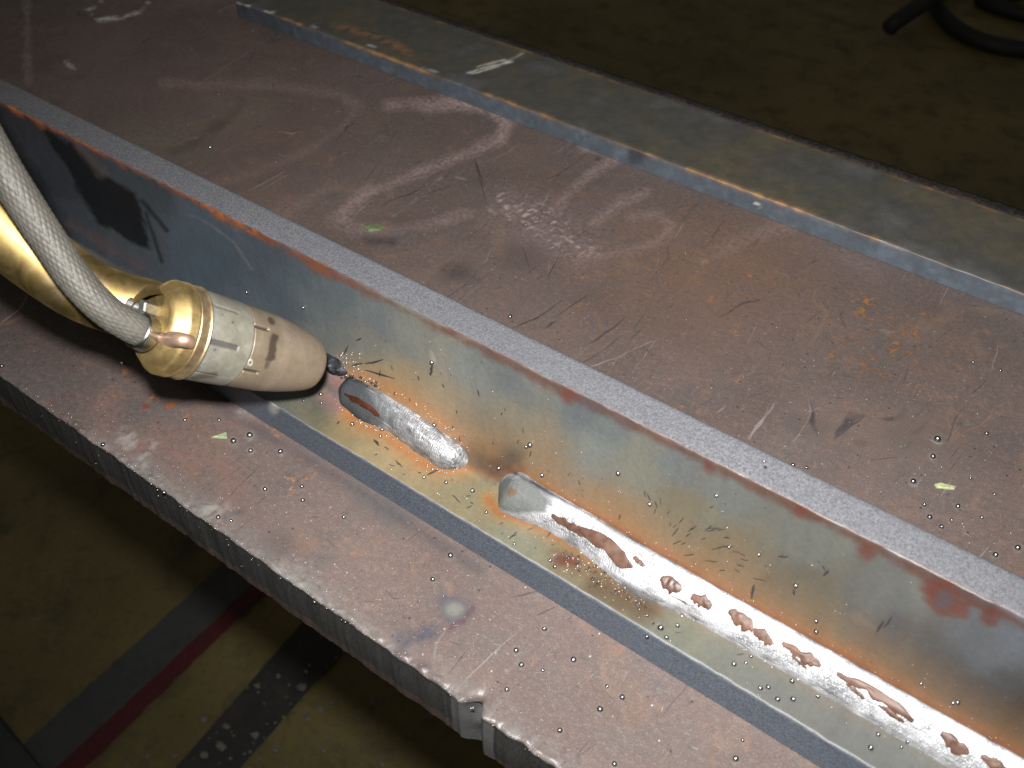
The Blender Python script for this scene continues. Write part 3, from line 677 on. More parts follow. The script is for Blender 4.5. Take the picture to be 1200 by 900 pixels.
SL = [([(650, 606), (680, 625)], (.26, .30)), ([(678, 620), (700, 634), (728, 655), (738, 662)], (.24, .34, .40, .16)), ([(778, 679), (795, 690)], (.30, .34)), ([(814, 700), (830, 709)], (.28, .30)), ([(858, 718), (880, 736)], (.24, .36)), ([(887, 740), (901, 752)], (.26, .30)), ([(920, 755), (945, 772), (958, 778)], (.24, .28, .2)), ([(984, 790), (1020, 808), (1068, 842)], (.22, .22, .3)), ([(1105, 862), (1132, 880)], (.3, .34)), ([(1152, 888), (1185, 906)], (.22, .26)), ([(930, 770), (942, 780)], (.10, .12)), ([(994, 803), (1010, 816)], (.10, .10)), ([(1034, 828), (1056, 844)], (.12, .12)), ([(745, 655), (752, 660)], (.1, .12))]
for i, (pts, hw) in enumerate(SL): slag(pts, hw, LONG, weld, M['slag'], .0005, i + 3)
slag([(407, 464), (420, 470), (432, 478), (442, 486)], (.20, .22, .20, .26), SHORT, weld2, M['rustslag'], .0004, 40)

# ------------------------------------------------------------------ spatter
def ico(sub=2):
    bm = bmesh.new(); bmesh.ops.create_icosphere(bm, subdivisions=sub, radius=1)
    v = np.array([x.co[:] for x in bm.verts]); f = np.array([[x.index for x in fc.verts] for fc in bm.faces]); bm.free(); return v, f
IV, IF = ico(2); JV, JF = ico(1)
ballme = mesh('spatter_ball', IV, IF); ballme.materials.append(M['spatter'])
def ball(p, r, n, parent):
    o = bpy.data.objects.new('spatter_ball', ballme); COL.objects.link(o); o.parent = parent
    s = r * (1 + random.uniform(-.08, .08))
    o.scale = (s * random.uniform(.9, 1.1), s, s * random.uniform(.85, 1.0)); o.location = np.asarray(p) + np.asarray(n) * r * .55
    o.rotation_euler = (random.random() * 3, random.random() * 3, random.random() * 3)
    return o
def depth(p): return ((np.asarray(p) - CAMP) @ R)[2]
for u, v, r in PB:
    p = at(u, v, z=0); ball(p, r * 1.12 * depth(p) / FPX, (0, 0, 1), plate)
FB = [(860, 779, 3.2), (928, 799, 3), (891, 807, 2.8), (900, 806, 3), (911, 820, 3), (929, 820, 3), (874, 777, 2), (958, 817, 2.4), (1020, 877, 3.4), (1063, 870, 2.8), (1029, 861, 2.6), (774, 737, 3.6), (781, 748, 2.6), (794, 734, 2.4), (603, 638, 2), (570, 601, 2), (413, 498, 2.6), (448, 504, 2.2), (446, 512, 2), (554, 576, 2.8), (356, 470, 2), (376, 463, 2), (377, 473, 1.8), (570, 601, 2), (650, 665, 2.2), (645, 657, 2), (758, 722, 2), (758, 746, 2), (497, 560, 2), (523, 566, 2.2), (880, 770, 2), (1056, 876, 2)]
for u, v, r in FB:
    p = at(u, v, z=TH); ball(p, r * 1.1 * depth(p) / FPX, (0, 0, 1), angle)
LB = [(507, 424, 2.8), (622, 520, 3), (617, 523, 1.8), (933, 685, 2.6), (957, 739, 2.8), (957, 727, 2.2), (1123, 822, 2.6), (1117, 823, 2), (762, 590, 2.2), (725, 554, 2.4), (896, 540, 2), (510, 497, 2.4), (585, 548, 2.2), (636, 556, 2.2), (840, 580, 2), (890, 649, 2), (855, 640, 2), (367, 398, 2.6), (247, 172, 2), (265, 350, 1.8), (356, 360, 1.8), (290, 342, 1.6), (1080, 800, 1.8)]
for u, v, r in LB:
    p = at(u, v, y=YC); ball(p, r * 1.1 * depth(p) / FPX, (0, -1, 0), angle)
# the dust-fine spatter: uncountable, joined
def dust(name, items, mat, parent, sub=1):
    V, Fc = (JV, JF) if sub == 1 else (IV, IF); VV = []; FF = []
    for k, (p, r, n) in enumerate(items):
        sc_ = np.array([random.uniform(.8, 1.3), random.uniform(.8, 1.2), random.uniform(.7, 1.1)]) * r
        Vq = V if sub == 1 else V * (.6 + .8 * rng.random((len(V), 1))) * np.array([1.3, 1.1, .7])
        VV.append(Vq * sc_ + np.asarray(p) + np.asarray(n) * r * .5); FF.append(Fc + k * len(V))
    o = link(name, mesh(name, np.concatenate(VV), np.concatenate(FF)), mat, parent); o['kind'] = 'stuff'; return o
items = []
def along(poly, n, spread, plane, rr):
    pl = np.array(poly, float); seg = np.r_[0, np.cumsum(np.hypot(*np.diff(pl, axis=0).T))]
    for _ in range(n):
        t_ = random.random() * seg[-1]
        u = np.interp(t_, seg, pl[:, 0]) + random.gauss(0, spread); v = np.interp(t_, seg, pl[:, 1]) + random.gauss(0, spread)
        p = at(u, v, **plane); nn = (0, 0, 1) if 'z' in plane else (0, -1, 0)
        if 'z' in plane and plane['z'] > 0 and not (YF + .001 < p[1] < YC - .002): continue
        if 'y' in plane and not (TH + .004 < p[2] < HL - .001): continue
        items.append((p, random.uniform(*rr) * random.uniform(.55, 1) * depth(p) / FPX, nn))
along(LO[3:], 260, 2.2, {'z': TH}, (.5, 1.7)); along(LO, 60, 8, {'z': TH}, (.4, 1.2))
along([(660, 655), (700, 675), (760, 712)], 110, 9, {'z': TH}, (.4, 1.4))
along(UP[2:], 90, 9, {'y': YC}, (.35, 1.2)); along(UP[2:], 80, 34, {'y': YC}, (.35, .9))
along(lo2, 60, 1.6, {'z': TH}, (.6, 1.6)); along(lo2, 30, 14, {'z': TH}, (.4, 1.1)); along(up2, 70, 2.4, {'y': YC}, (.5, 1.5))
along([(402, 416), (418, 430)], 40, 5, {'y': YC}, (.5, 1.7)); along([(560, 552), (584, 572)], 14, 6, {'y': YC}, (.5, 1.6))
along([(450, 540), (560, 612), (700, 712), (900, 830)], 90, 14, {'z': TH}, (.4, 1.2))
along([(420, 380), (560, 470), (760, 580), (1000, 700)], 70, 30, {'y': YC}, (.35, .9))
dust('fine_spatter', items, M['spatter_bright'], angle)
items = []
pln = {'z': 0}
along([(60, 470), (180, 545), (300, 630), (420, 700), (540, 780), (640, 860)], 260, 16, pln, (.3, .9)); along([(150, 500), (300, 570), (450, 660), (600, 750), (760, 850)], 130, 24, pln, (.3, .9))
along([(7, 440), (215, 592), (380, 708), (540, 818), (640, 890)], 220, 2.2, pln, (.4, 1.4))
along([(1000, 480), (1200, 640)], 80, 40, pln, (.3, 1.0)); along([(640, 300), (1000, 480)], 60, 40, pln, (.3, .8)); along([(590, 243), (690, 295)], 50, 9, pln, (.4, 1.0)); along([(200, 120), (520, 320)], 36, 40, pln, (.3, .8))
dust('fine_spatter', items, M['spatter_bright'], plate)
# dark lumps of crust where the arc touched, and in the scorched field
items = []
along([(660, 657), (700, 676), (762, 710)], 80, 6, {'z': TH}, (.5, 1.7)); along([(404, 440), (440, 452)], 40, 2.2, {'y': YC}, (.8, 2.0))
dust('slag_crust', items, M['crust'], angle, 2)
# dry dark streaks flung from the arc: thin films on the faces
def streaks(name, L, plane, mat, parent, lift):
    VV = []; FF = []
    for (u, v, u2, v2, wd) in L:
        a_, b_ = np.array([u, v], float), np.array([u2, v2], float); d_ = (b_ - a_); pr = np.array([-d_[1], d_[0]]) / max(np.hypot(*d_), 1e-6)
        k0 = len(VV); ks = np.linspace(0, 1, 6)
        for k in ks:
            wv = wd * .5 * (math.sin(math.pi * (k * .94 + .03)) ** .6) * random.uniform(.7, 1.2)
            c_ = a_ + d_ * k + pr * random.uniform(-.25, .25) * wd
            for s_ in (-1, 1): VV.append(at(*(c_ + pr * wv * s_), **plane) + np.array(lift))
        for k in range(5): FF.append((k0 + 2 * k, k0 + 2 * k + 1, k0 + 2 * k + 3, k0 + 2 * k + 2))
    o = link(name, mesh(name, VV, FF), mat, parent); o['kind'] = 'stuff'; return o
ST = [(403, 415, 409, 404, 1.5), (412, 428, 426, 425, 1.8), (428, 426, 450, 421, 2.4), (428, 433, 464, 443, 1.8), (507, 427, 505, 440, 3), (418, 398, 424, 396, 2.5), (560, 455, 562, 464, 1.5), (880, 702, 884, 684, 3.2), (964, 662, 968, 668, 2), (965, 674, 972, 668, 3.6), (930, 690, 932, 697, 2.2), (1027, 740, 1036, 726, 3), (1036, 735, 1046, 722, 2.6), (912, 651, 924, 652, 2.6)]
for _ in range(34):
    u = random.uniform(750, 905); v = random.gauss(.585 * u + 140, 16); l = random.uniform(6, 18); ang = math.atan2(660 - v, 780 - u) + random.gauss(0, .2)
    ST.append((u, v, u + l * math.cos(ang), v + l * math.sin(ang) * .7 - 2, random.uniform(.7, 1.5)))
for _ in range(20):
    u = random.uniform(440, 740); v = .53 * u + 205 + random.gauss(0, 22); l = random.uniform(3, 8); ang = random.uniform(1.0, 2.2)
    ST.append((u, v, u + l * math.cos(ang), v + l * math.sin(ang), random.uniform(.8, 1.6)))
streaks('soot_streaks', ST, {'y': YC}, M['soot'], angle, (0, -.0003, 0))
ST = [(438, 515, 444, 523, 3), (450, 524, 456, 528, 1.6), (463, 540, 472, 548, 1.8), (500, 557, 514, 551, 2), (596, 632, 606, 624, 2), (640, 630, 648, 622, 1.8), (688, 694, 696, 688, 2), (395, 498, 398, 494, 2), (530, 580, 540, 590, 1.6)]
for _ in range(26):
    u = random.uniform(420, 880); v = .588 * u + 291 - random.uniform(6, 34); l = random.uniform(3, 9); ang = random.uniform(-.9, .9)
    ST.append((u, v, u + l * math.cos(ang), v + l * math.sin(ang), random.uniform(.8, 1.5)))
ST = [s for s in ST if YF + .001 < at(s[0], s[1], z=TH)[1] < YC - .005]
streaks('soot_streaks', ST, {'z': TH}, M['soot'], angle, (0, 0, .0003))
def hairs(n, poly, spread, plane, ang, angs, ln, wd):
    L = []; pl = np.array(poly, float); seg = np.r_[0, np.cumsum(np.hypot(*np.diff(pl, axis=0).T))]
    for _ in range(n):
        t_ = random.random() * seg[-1]; u = np.interp(t_, seg, pl[:, 0]) + random.gauss(0, spread); v = np.interp(t_, seg, pl[:, 1]) + random.gauss(0, spread)
        y_ = at(u, v, **plane)[1]
        if not (.1255 < y_ < YF - .002 or YC + LT + .004 < y_ < YB0 - .003): continue
        a_ = random.choice(ang) + random.gauss(0, angs); l = random.uniform(*ln) * random.random() ** .7
        L.append((u, v, u + l * math.cos(a_), v + l * math.sin(a_), random.uniform(*wd)))
    return [h for h in L if .1255 < at(h[2], h[3], z=0)[1] < YF - .002 or YC + LT + .004 < at(h[2], h[3], z=0)[1] < YB0 - .003]
SA = [(60, 480), (300, 620), (560, 770), (800, 880)]; SB = [(250, 150), (500, 250), (700, 330), (1000, 480), (1180, 600)]
HD = hairs(110, SA, 34, {'z': 0}, (-.7, .6, .2, 1.3), .4, (4, 20), (.35, .75)) + hairs(60, SB, 60, {'z': 0}, (-1.0, -.8, .5, -.2), .25, (8, 40), (.35, .8))
HD += [(600, 385, 632, 372, 1.5), (622, 378, 660, 352, 1.2), (650, 372, 690, 345, 1.1), (640, 330, 655, 300, 1), (556, 185, 570, 240, 1.6), (558, 190, 566, 214, 2.2), (612, 288, 622, 320, 1.2), (738, 398, 752, 386, 1), (526, 790, 546, 764, 1.2), (676, 886, 690, 868, 1.4), (672, 890, 700, 872, 1), (602, 700, 630, 693, 1.4), (628, 722, 650, 712, 1.4)]
streaks('hairline_scratches', HD, {'z': 0}, plain('scratch_dark', (.040, .033, .032), .6), plate, (0, 0, .00028))
HL = hairs(90, SA, 34, {'z': 0}, (-.7, .6, .2, -.3), .5, (2, 11), (.4, .9)) + hairs(40, SB, 60, {'z': 0}, (-.9, .5), .4, (4, 16), (.5, .9))
streaks('bright_scratches', HL, {'z': 0}, plain('scratch_bright', (.21, .20, .195), .5, .3), plate, (0, 0, .00030))
# arc strike crater lump right beside the nozzle
def lump(name, u, v, ru, rv, plane, nrm_, h, mat, parent, seed):
    c = at(u, v, **plane); n_ = np.array(nrm_, float); n_ /= np.linalg.norm(n_); ex = np.array([1., 0, 0]); ey = np.cross(n_, ex)
    k = depth(c) / FPX; VV = []; na, nr = 28, 9
    for i in range(nr):
        for j in range(na):
            t_ = 2 * math.pi * j / na; r_ = i / (nr - 1)
            ww = .75 + .5 * vnoise(np.array([[math.cos(t_) * 1.3 + seed, math.sin(t_) * 1.3]]), 1, seed)[0]
            x_ = ru * k * r_ * ww * math.cos(t_); y_ = rv * k * r_ * ww * math.sin(t_)
            z_ = h * ((1 - r_ ** 2) ** .6 if r_ < 1 else 0) * (.5 + 1.0 * vnoise(np.array([[x_, y_]]), 700, seed + 2)[0]) - .0002
            VV.append(c + ex * x_ + ey * y_ + n_ * z_)
    return link(name, mesh(name, VV, gridF(nr, na, True)), mat, parent)
M['arcblack'] = plain('arc_black_glass', (.014, .015, .018), .4, .1, .4, 500, .5, .0006, .25)
lump('slag_crust', 391, 426, 22, 13, {'y': YC}, (0, -1, .3), .0030, M['arcblack'], angle, 5)

GV = []; GF = []
for k in range(420):                                 # grit and chips swept along the stripes
    u = random.uniform(120, 620); v = random.gauss(1060 - .62 * u + 40, 70); c_ = at(u, v, z=ZF + .007); r_ = .0011 + .004 * random.random() ** 3
    V3 = IV[:0]; V3 = JV * (r_ * (.5 + rng.random((len(JV), 1)))) * np.array([1.2, 1, .45]); GV.append(V3 + c_); GF.append(JF + k * len(JV))
tag(link('floor_grit', mesh('floor_grit', np.concatenate(GV), np.concatenate(GF), False), plain('grit', (.12, .11, .09), .8)), kind='stuff')

# ------------------------------------------------------------------ flat bar at the back
xb0 = at(279, 20, z=0)[0]
sb = []
for k in np.linspace(0, 1, 8): sb.append((YB0, .0003 + (HB - .0012) * k, 0))
for a in np.linspace(0, math.pi / 2, 4)[1:]: sb.append((YB0 + .0009 - .0009 * math.cos(a), HB - .0009 + .0009 * math.sin(a), 1))
for k in np.linspace(0, 1, 26)[1:]: sb.append((YB0 + .0009 + (YB1 - YB0 - .0018) * k, HB, 1))
for a in np.linspace(0, math.pi / 2, 4)[1:]: sb.append((YB1 - .0009 + .0009 * math.sin(a), HB - .0009 + .0009 * math.cos(a), 1))
sb += [(YB1, .0003, 0), (YB0, .0003, 0)]
S2 = np.array(sb); xb = np.concatenate([[xb0, xb0], np.arange(xb0 + .0006, .2, .0016)])
A = np.zeros((len(xb), len(S2), 3)); A[:, :, 0] = xb[:, None]; A[:, :, 1] = S2[None, :, 0]; A[:, :, 2] = S2[None, :, 1]
A[0, :, 1] = (YB0 + YB1) / 2; A[0, :, 2] = HB / 2
q = np.stack([A[..., 0], A[..., 1] + A[..., 2]], -1)
skew = (A[..., 0] + .29) / .54 * .0030                 # the bar lies a touch askew
for ye in (YB0, YB1):
    ed = np.exp(-((A[..., 2] - HB) ** 2 + (A[..., 1] - ye) ** 2) / .0012 ** 2); A[..., 1] += ed * (fbm(q, 120, 101, 3) - .5) * .002 * (1 if ye == YB0 else 1)
A[..., 1] -= skew
P = A.reshape(-1, 3); rg2 = np.tile(S2[:, 2], len(xb)).astype(int); pt = Paint(P)
n1 = fbm(q.reshape(-1, 2), 35, 102, 4); n2 = fbm(q.reshape(-1, 2), 220, 103, 3); E = irr(P, (0, 0, 1))[:, None]; Ef = irr(P, (0, -1, 0))[:, None]
tp = rg2 == 1
one = np.ones(len(P))
pt.over(one, np.where(tp[:, None], np.array([.054, .054, .049]), np.array([.058, .070, .085])))
pt.over(tp * np.clip((n1 - .45) * 4, 0, 1) * .6, (.085, .070, .042)); pt.over(tp * np.clip((n2 - .55) * 5, 0, 1) * .4, (.045, .043, .04)); pt.over(tp * np.clip((.42 - n1) * 6, 0, 1) * .5, (.10, .10, .105))
pt.over((~tp) * np.clip((n2 - .5) * 4, 0, 1) * .45, (.10, .12, .145))
for ye, k in ((YB0, .8), (YB1, .7)):
    dE = np.abs(P[:, 1] + skew.ravel() - ye) + np.abs(P[:, 2] - HB) * 1.2
    pt.over(np.clip(1 - (dE + (n2 - .5) * .004) / .0032, 0, 1) * np.clip((n1 - .25) * 3, 0, 1) * k * .7, (.15, .08, .04))
    pt.over(np.clip(1 - (dE + (n2 - .5) * .003) / .0016, 0, 1) * np.clip((n1 - .5) * 8, 0, 1) * .7, (.30, .17, .07))
pt.over(tp * soft(pt.dline([(395, 30), (440, 42), (480, 62)]) + (n1 - .5) * 12, 4, 8) * (n2 > .45) * .7, (.24, .11, .04))
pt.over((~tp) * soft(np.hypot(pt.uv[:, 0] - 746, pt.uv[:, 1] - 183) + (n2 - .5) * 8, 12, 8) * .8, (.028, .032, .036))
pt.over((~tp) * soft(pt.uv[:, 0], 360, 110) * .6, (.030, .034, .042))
for L_, a_ in (([(548, 86), (565, 80), (600, 72)], .9), ([(555, 86), (585, 77)], .8), ([(590, 75), (612, 62)], .5), ([(560, 78), (592, 70)], .6)):
    pt.over(tp * soft(pt.dline(L_) + (n2 - .5) * 2, .9, 1.6) * a_, (.55, .55, .48))
for L_ in ([(276, 3), (292, 7)], [(310, 13), (320, 15)], [(366, 30), (372, 32)], [(432, 53), (440, 56)], [(496, 78), (512, 84)], [(885, 238), (893, 243)]):
    pt.over(soft(pt.dline(L_) + (n2 - .5) * 3, .7, 1.4) * .7, (.5, .5, .48))
F = gridF(len(xb), len(S2))
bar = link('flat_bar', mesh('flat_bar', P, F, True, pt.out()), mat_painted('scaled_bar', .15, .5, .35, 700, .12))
tag(bar, 'flat steel bar with rust along its edges lying at the back of the brown plate', 'steel bar')

# ------------------------------------------------------------------ welding torch
tipd = depth(at(366, 427, y=.1775)); TIP = at(366, 427, d=tipd)
ax = R @ np.array([.659, .189, .728]); ax /= np.linalg.norm(ax)
LEN = .066
ORG = TIP - ax * LEN
ey = np.cross(ax, (0, 0, 1)); ey /= np.linalg.norm(ey); ez = np.cross(ey, ax)
torch = empty('welding_torch', tuple(ORG))
tag(torch, 'brass welding torch with braided hose pointing its nozzle into the corner of the angle', 'welding torch')
def cyl_hit(u, v, r):
    """(axial, angle) where the sight line at a photo position meets the torch's cylinder of radius r"""
    d = R @ np.array([u - 600, v - 450, FPX]); d /= np.linalg.norm(d); o = CAMP - ORG
    dp = d - ax * (d @ ax); op = o - ax * (o @ ax); a = dp @ dp; b = 2 * dp @ op; c = op @ op - r * r
    disc = max(b * b - 4 * a * c, 0); k = (-b - math.sqrt(disc)) / (2 * a); h = o + d * k
    return h @ ax, math.atan2(h @ ez, h @ ey)
def lathe(prof, na=200, da=.0005, slots=(), dents=True):
    pr = np.array(prof, float) * .001
    L = [pr[0]]
    for p, q_ in zip(pr[:-1], pr[1:]):
        n_ = max(1, int(np.hypot(*(q_ - p)) / da))
        for k in range(1, n_ + 1): L.append(p + (q_ - p) * k / n_)
    L = np.array(L); th = np.linspace(0, 2 * math.pi, na, endpoint=False)
    Aq, T = np.meshgrid(L[:, 0], th, indexing='ij'); Rq = np.repeat(L[:, 1][:, None], na, 1).copy()
    msk = np.zeros_like(Rq)
    for a0, a1, tc, wd, dp in slots:
        dth = np.abs((T - tc + math.pi) % (2 * math.pi) - math.pi) * Rq
        mm = np.clip((wd / 2 - dth) / .00025 + .5, 0, 1) * np.clip((Aq - a0) / .0004 + .5, 0, 1) * np.clip((a1 - Aq) / .0004 + .5, 0, 1)
        Rq -= mm * dp; msk = np.maximum(msk, mm)
    Pq = ORG + Aq[..., None] * ax + (Rq * np.cos(T))[..., None] * ey + (Rq * np.sin(T))[..., None] * ez
    return Pq, msk, Aq, T
def lpart(name, prof, mat, col, slots=(), fn=None, na=200, da=.0006, slotc=(.03, .027, .025)):
    Pq, msk, Aq, T = lathe(prof, na, da, slots); pt = Paint(Pq); pt.over(np.ones(len(pt.P)), col)
    if fn: fn(pt, Aq.ravel(), T.ravel())
    pt.over(msk.ravel() * .9, slotc)
    return adopt(link(name, mesh(name, Pq, gridF(Pq.shape[0], na, True), True, pt.out()), mat), torch)
ZQ = lambda x, y: (130 + x / 4.444, 310 + y / 4.447)
def noise_of(pt, s, sd): return fbm(pt.P, s, sd, 3)
def f_collar(pt, A_, T_):
    n = noise_of(pt, 260, 111); n2 = noise_of(pt, 90, 112)
    pt.over(np.clip((n - .45) * 4, 0, 1) * .35 * (A_ > .004), (.42, .30, .14)); pt.over(np.clip((n2 - .52) * 5, 0, 1) * .55 * (A_ < .004), (.30, .17, .07))
    pt.over((A_ < .0006) * np.clip((n2 - .35) * 3, 0, 1) * .4, (.50, .36, .20))
lpart('collar', [(.4, 0.1), (.4, 9.0), (0, 11.0), (.8, 12.6), (4.2, 15.7), (5.0, 16.15), (8.6, 16.3), (8.8, 16.1)], M['brass'], (.66, .49, .22), fn=f_collar)
def f_ring(pt, A_, T_):
    n = noise_of(pt, 300, 113); pt.over(np.clip((n - .5) * 5, 0, 1) * .5, (.30, .20, .12))
lpart('clamp_ring', [(8.8, 15.0), (8.82, 16.05), (12.5, 16.0), (12.7, 16.3), (13.3, 16.25), (13.4, 15.0)], M['brass'], (.52, .39, .23), fn=f_ring)
sl = []
for (p, q_, r, wd, dp) in ((ZQ(540, 213), ZQ(668, 250),   .0156, .0009, .0007), (ZQ(482, 388), ZQ(665, 442), .0156, .0020, .0004), (ZQ(430, 556), ZQ(560, 582), .0156, .0005, .0004)):
    (a0, t0), (a1, t1) = cyl_hit(*p, r), cyl_hit(*q_, r); sl.append((max(a0, .0136), min(a1, .0297), (t0 + t1) / 2, wd, dp))
def f_sleeve(pt, A_, T_):
    n = noise_of(pt, 400, 114)
    pt.over(np.clip((n - .5) * 4, 0, 1) * .4, (.27, .26, .22)); pt.over((T_ * 0 + 1) * np.clip(1 - (A_ - .0136) / .004, 0, 1) * .35, (.24, .26, .26))
    for x, y, r in ((490, 490, 9), (535, 485, 10), (515, 492, 5), (540, 445, 6), (555, 525, 7), (470, 520, 4), (635, 300, 5), (580, 262, 4)):
        pt.over(soft(np.hypot(pt.uv[:, 0] - ZQ(x, y)[0], (pt.uv[:, 1] - ZQ(x, y)[1])) + (n - .5) * 4, r / 7, 1.2) * .8, (.07, .06, .055))
    for a0, b0 in (((430, 590), (540, 575)), ((395, 555), (450, 530))):
        pt.over(soft(pt.dline([ZQ(*a0), ZQ(*b0)]) + (n - .5) * 6, 3, 3) * .75, (.09, .065, .05))
    pt.over(soft(pt.dline([ZQ(505, 165), ZQ(522, 195)]), .8, 1) * .6, (.25, .22, .18)); pt.over(soft(pt.dline([ZQ(570, 235), ZQ(588, 285)]), .6, 1) * .5, (.2, .18, .15))
lpart('sleeve', [(13.4, 15.0), (13.42, 15.75), (22, 15.45), (29.6, 15.1), (29.9, 14.85), (30.0, 14.1)], M['nozzle'], (.19, .18, .145), sl, f_sleeve, 260, .0004, (.075, .072, .070))
sl = []
for (p, q_, r, wd, dp) in ((ZQ(680, 297), ZQ(828, 340), .0150, .0011, .0009), (ZQ(625, 536), ZQ(768, 571), .0150, .0010, .0009), (ZQ(640, 205), ZQ(700, 222), .0150, .0004, .0004)):
    (a0, t0), (a1, t1) = cyl_hit(*p, r), cyl_hit(*q_, r); sl.append((.0301, a1, (t0 + t1) / 2, wd, dp))
def f_noz(pt, A_, T_):
    n = noise_of(pt, 500, 115); n2 = noise_of(pt, 120, 116)
    pt.over(np.clip((A_ - .040) / .010, 0, 1) * .5, (.235, .18, .135)); pt.over(np.clip(1 - np.abs(A_ - .0445) / .003, 0, 1) * .5, (.26, .20, .165))
    pt.over(np.clip((n - .55) * 5, 0, 1) * .3, (.17, .145, .11))
    for a0, b0, wd, k in (((850, 380), (835, 480), 4.2, .85), ((820, 500), (812, 525), 2.5, .6), ((712, 350), (705, 440), 2.2, .75), ((700, 440), (690, 470), 2.5, .5), ((735, 425), (720, 480), 1.6, .55), ((830, 285), (842, 300), 2.5, .75), ((575, 600), (640, 575), 3.5, .7), ((735, 395), (715, 460), 3.5, .3)):
        pt.over(soft(pt.dline([ZQ(*a0), ZQ(*b0)]) + (n - .5) * 5, wd * 1.15, 3) * min(1, k * 1.15), (.055, .040, .030))
    pt.over(soft(np.hypot(pt.uv[:, 0] - ZQ(725, 510)[0], (pt.uv[:, 1] - ZQ(725, 510)[1]) * .7), 2.9, 1) * .8, (.62, .60, .55)); pt.over(soft(np.hypot(pt.uv[:, 0] - ZQ(725, 510)[0], (pt.uv[:, 1] - ZQ(725, 510)[1]) * .7), 1.5, 1) * .95, (.05, .04, .035))
    for x, y in ((770, 252), (905, 268), (935, 405), (960, 372), (740, 350), (866, 335)):
        pt.over(soft(np.hypot(pt.uv[:, 0] - ZQ(x, y)[0], pt.uv[:, 1] - ZQ(x, y)[1]), 1.1, 1) * .8, (.13, .12, .11))
    pt.over(np.clip((A_ - .0645) / .0008, 0, 1) * .5, (.10, .09, .08))
lpart('nozzle', [(30.0, 14.1), (30.3, 14.85), (37, 14.6), (43.5, 14.3), (46, 14.0), (52, 13.1), (57, 12.1), (61, 11.1), (63.6, 10.3), (65.2, 9.5), (66, 8.6), (65.6, 7.9), (50, 7.6)], M['nozzle'], (.175, .138, .096), sl, f_noz, 260, .0004)
lpart('contact_tip', [(48, 7.4), (50, 3.6), (60, 3.2), (61, 1.2), (61, .1)], M['brass'], (.45, .26, .16), na=40, da=.002)

def spline(ctrl, n):
    C = np.array(ctrl, float); C = np.vstack([2 * C[0] - C[1], C, 2 * C[-1] - C[-2]]); out = []
    for i in range(1, len(C) - 2):
        for t_ in np.linspace(0, 1, n, endpoint=False):
            p0, p1, p2, p3 = C[i - 1:i + 3]
            out.append(.5 * ((2 * p1) + (-p0 + p2) * t_ + (2 * p0 - 5 * p1 + 4 * p2 - p3) * t_ ** 2 + (-p0 + 3 * p1 - 3 * p2 + p3) * t_ ** 3))
    out.append(C[-2]); return np.array(out)
def frames(path):
    T = np.gradient(path, axis=0); T /= np.linalg.norm(T, axis=1)[:, None]
    N = np.zeros_like(T); n0 = np.cross(T[0], (0.3, .2, 1)); N[0] = n0 / np.linalg.norm(n0)
    for i in range(1, len(T)):
        v_ = N[i - 1] - T[i] * (N[i - 1] @ T[i]); N[i] = v_ / np.linalg.norm(v_)
    return T, N, np.cross(T, N)
def tube(path, rad, na, disp=None):
    T, N, B = frames(path); th = np.linspace(0, 2 * math.pi, na, endpoint=False)
    s = np.r_[0, np.cumsum(np.linalg.norm(np.diff(path, axis=0), axis=1))]
    rr = np.interp(np.linspace(0, 1, len(path)), np.linspace(0, 1, len(rad)), rad) if np.ndim(rad) else np.full(len(path), rad)
    Rr = np.repeat(rr[:, None], na, 1)
    if disp is not None: Rr = Rr + disp(s[:, None], th[None, :])
    return path[:, None] + Rr[..., None] * (np.cos(th)[None, :, None] * N[:, None] + np.sin(th)[None, :, None] * B[:, None])
def resample(p, step):
    s = np.r_[0, np.cumsum(np.linalg.norm(np.diff(p, axis=0), axis=1))]; k = np.arange(0, s[-1], step)
    return np.stack([np.interp(k, s, p[:, i]) for i in range(3)], -1)
# neck
nb0 = ORG + ax * .002 + ez * .001
nk = resample(spline([nb0, at(176, 364, d=.3385), at(140, 356, d=.3360), at(98, 339, d=.3325), at(50, 306, d=.327), at(0, 262, d=.321), at(-80, 176, d=.313), at(-170, 60, d=.305), at(-240, -60, d=.300)], 20), .0008)
Pn = tube(nk, [.0100, .0108, .0118, .0118, .0118, .0118], 72); pt = Paint(Pn); pt.over(np.ones(len(pt.P)), (.33, .245, .092))
n = fbm(pt.P, 170, 121, 4); n2 = fbm(pt.P, 60, 122, 3)
near = np.clip((pt.uv[:, 0] - 20) / 110, 0, 1)
pt.over(np.clip((n - .44) * 5, 0, 1) * (.25 + .55 * near), (.46, .32, .17)); pt.over(np.clip((n2 - .5) * 5, 0, 1) * (.25 + .35 * near), (.27, .16, .06)); pt.over(np.clip((n - .58) * 7, 0, 1) * near * .6, (.62, .52, .42))
adopt(link('neck', mesh('neck', Pn, gridF(Pn.shape[0], 72, True), True, pt.out()), M['brass']), torch)
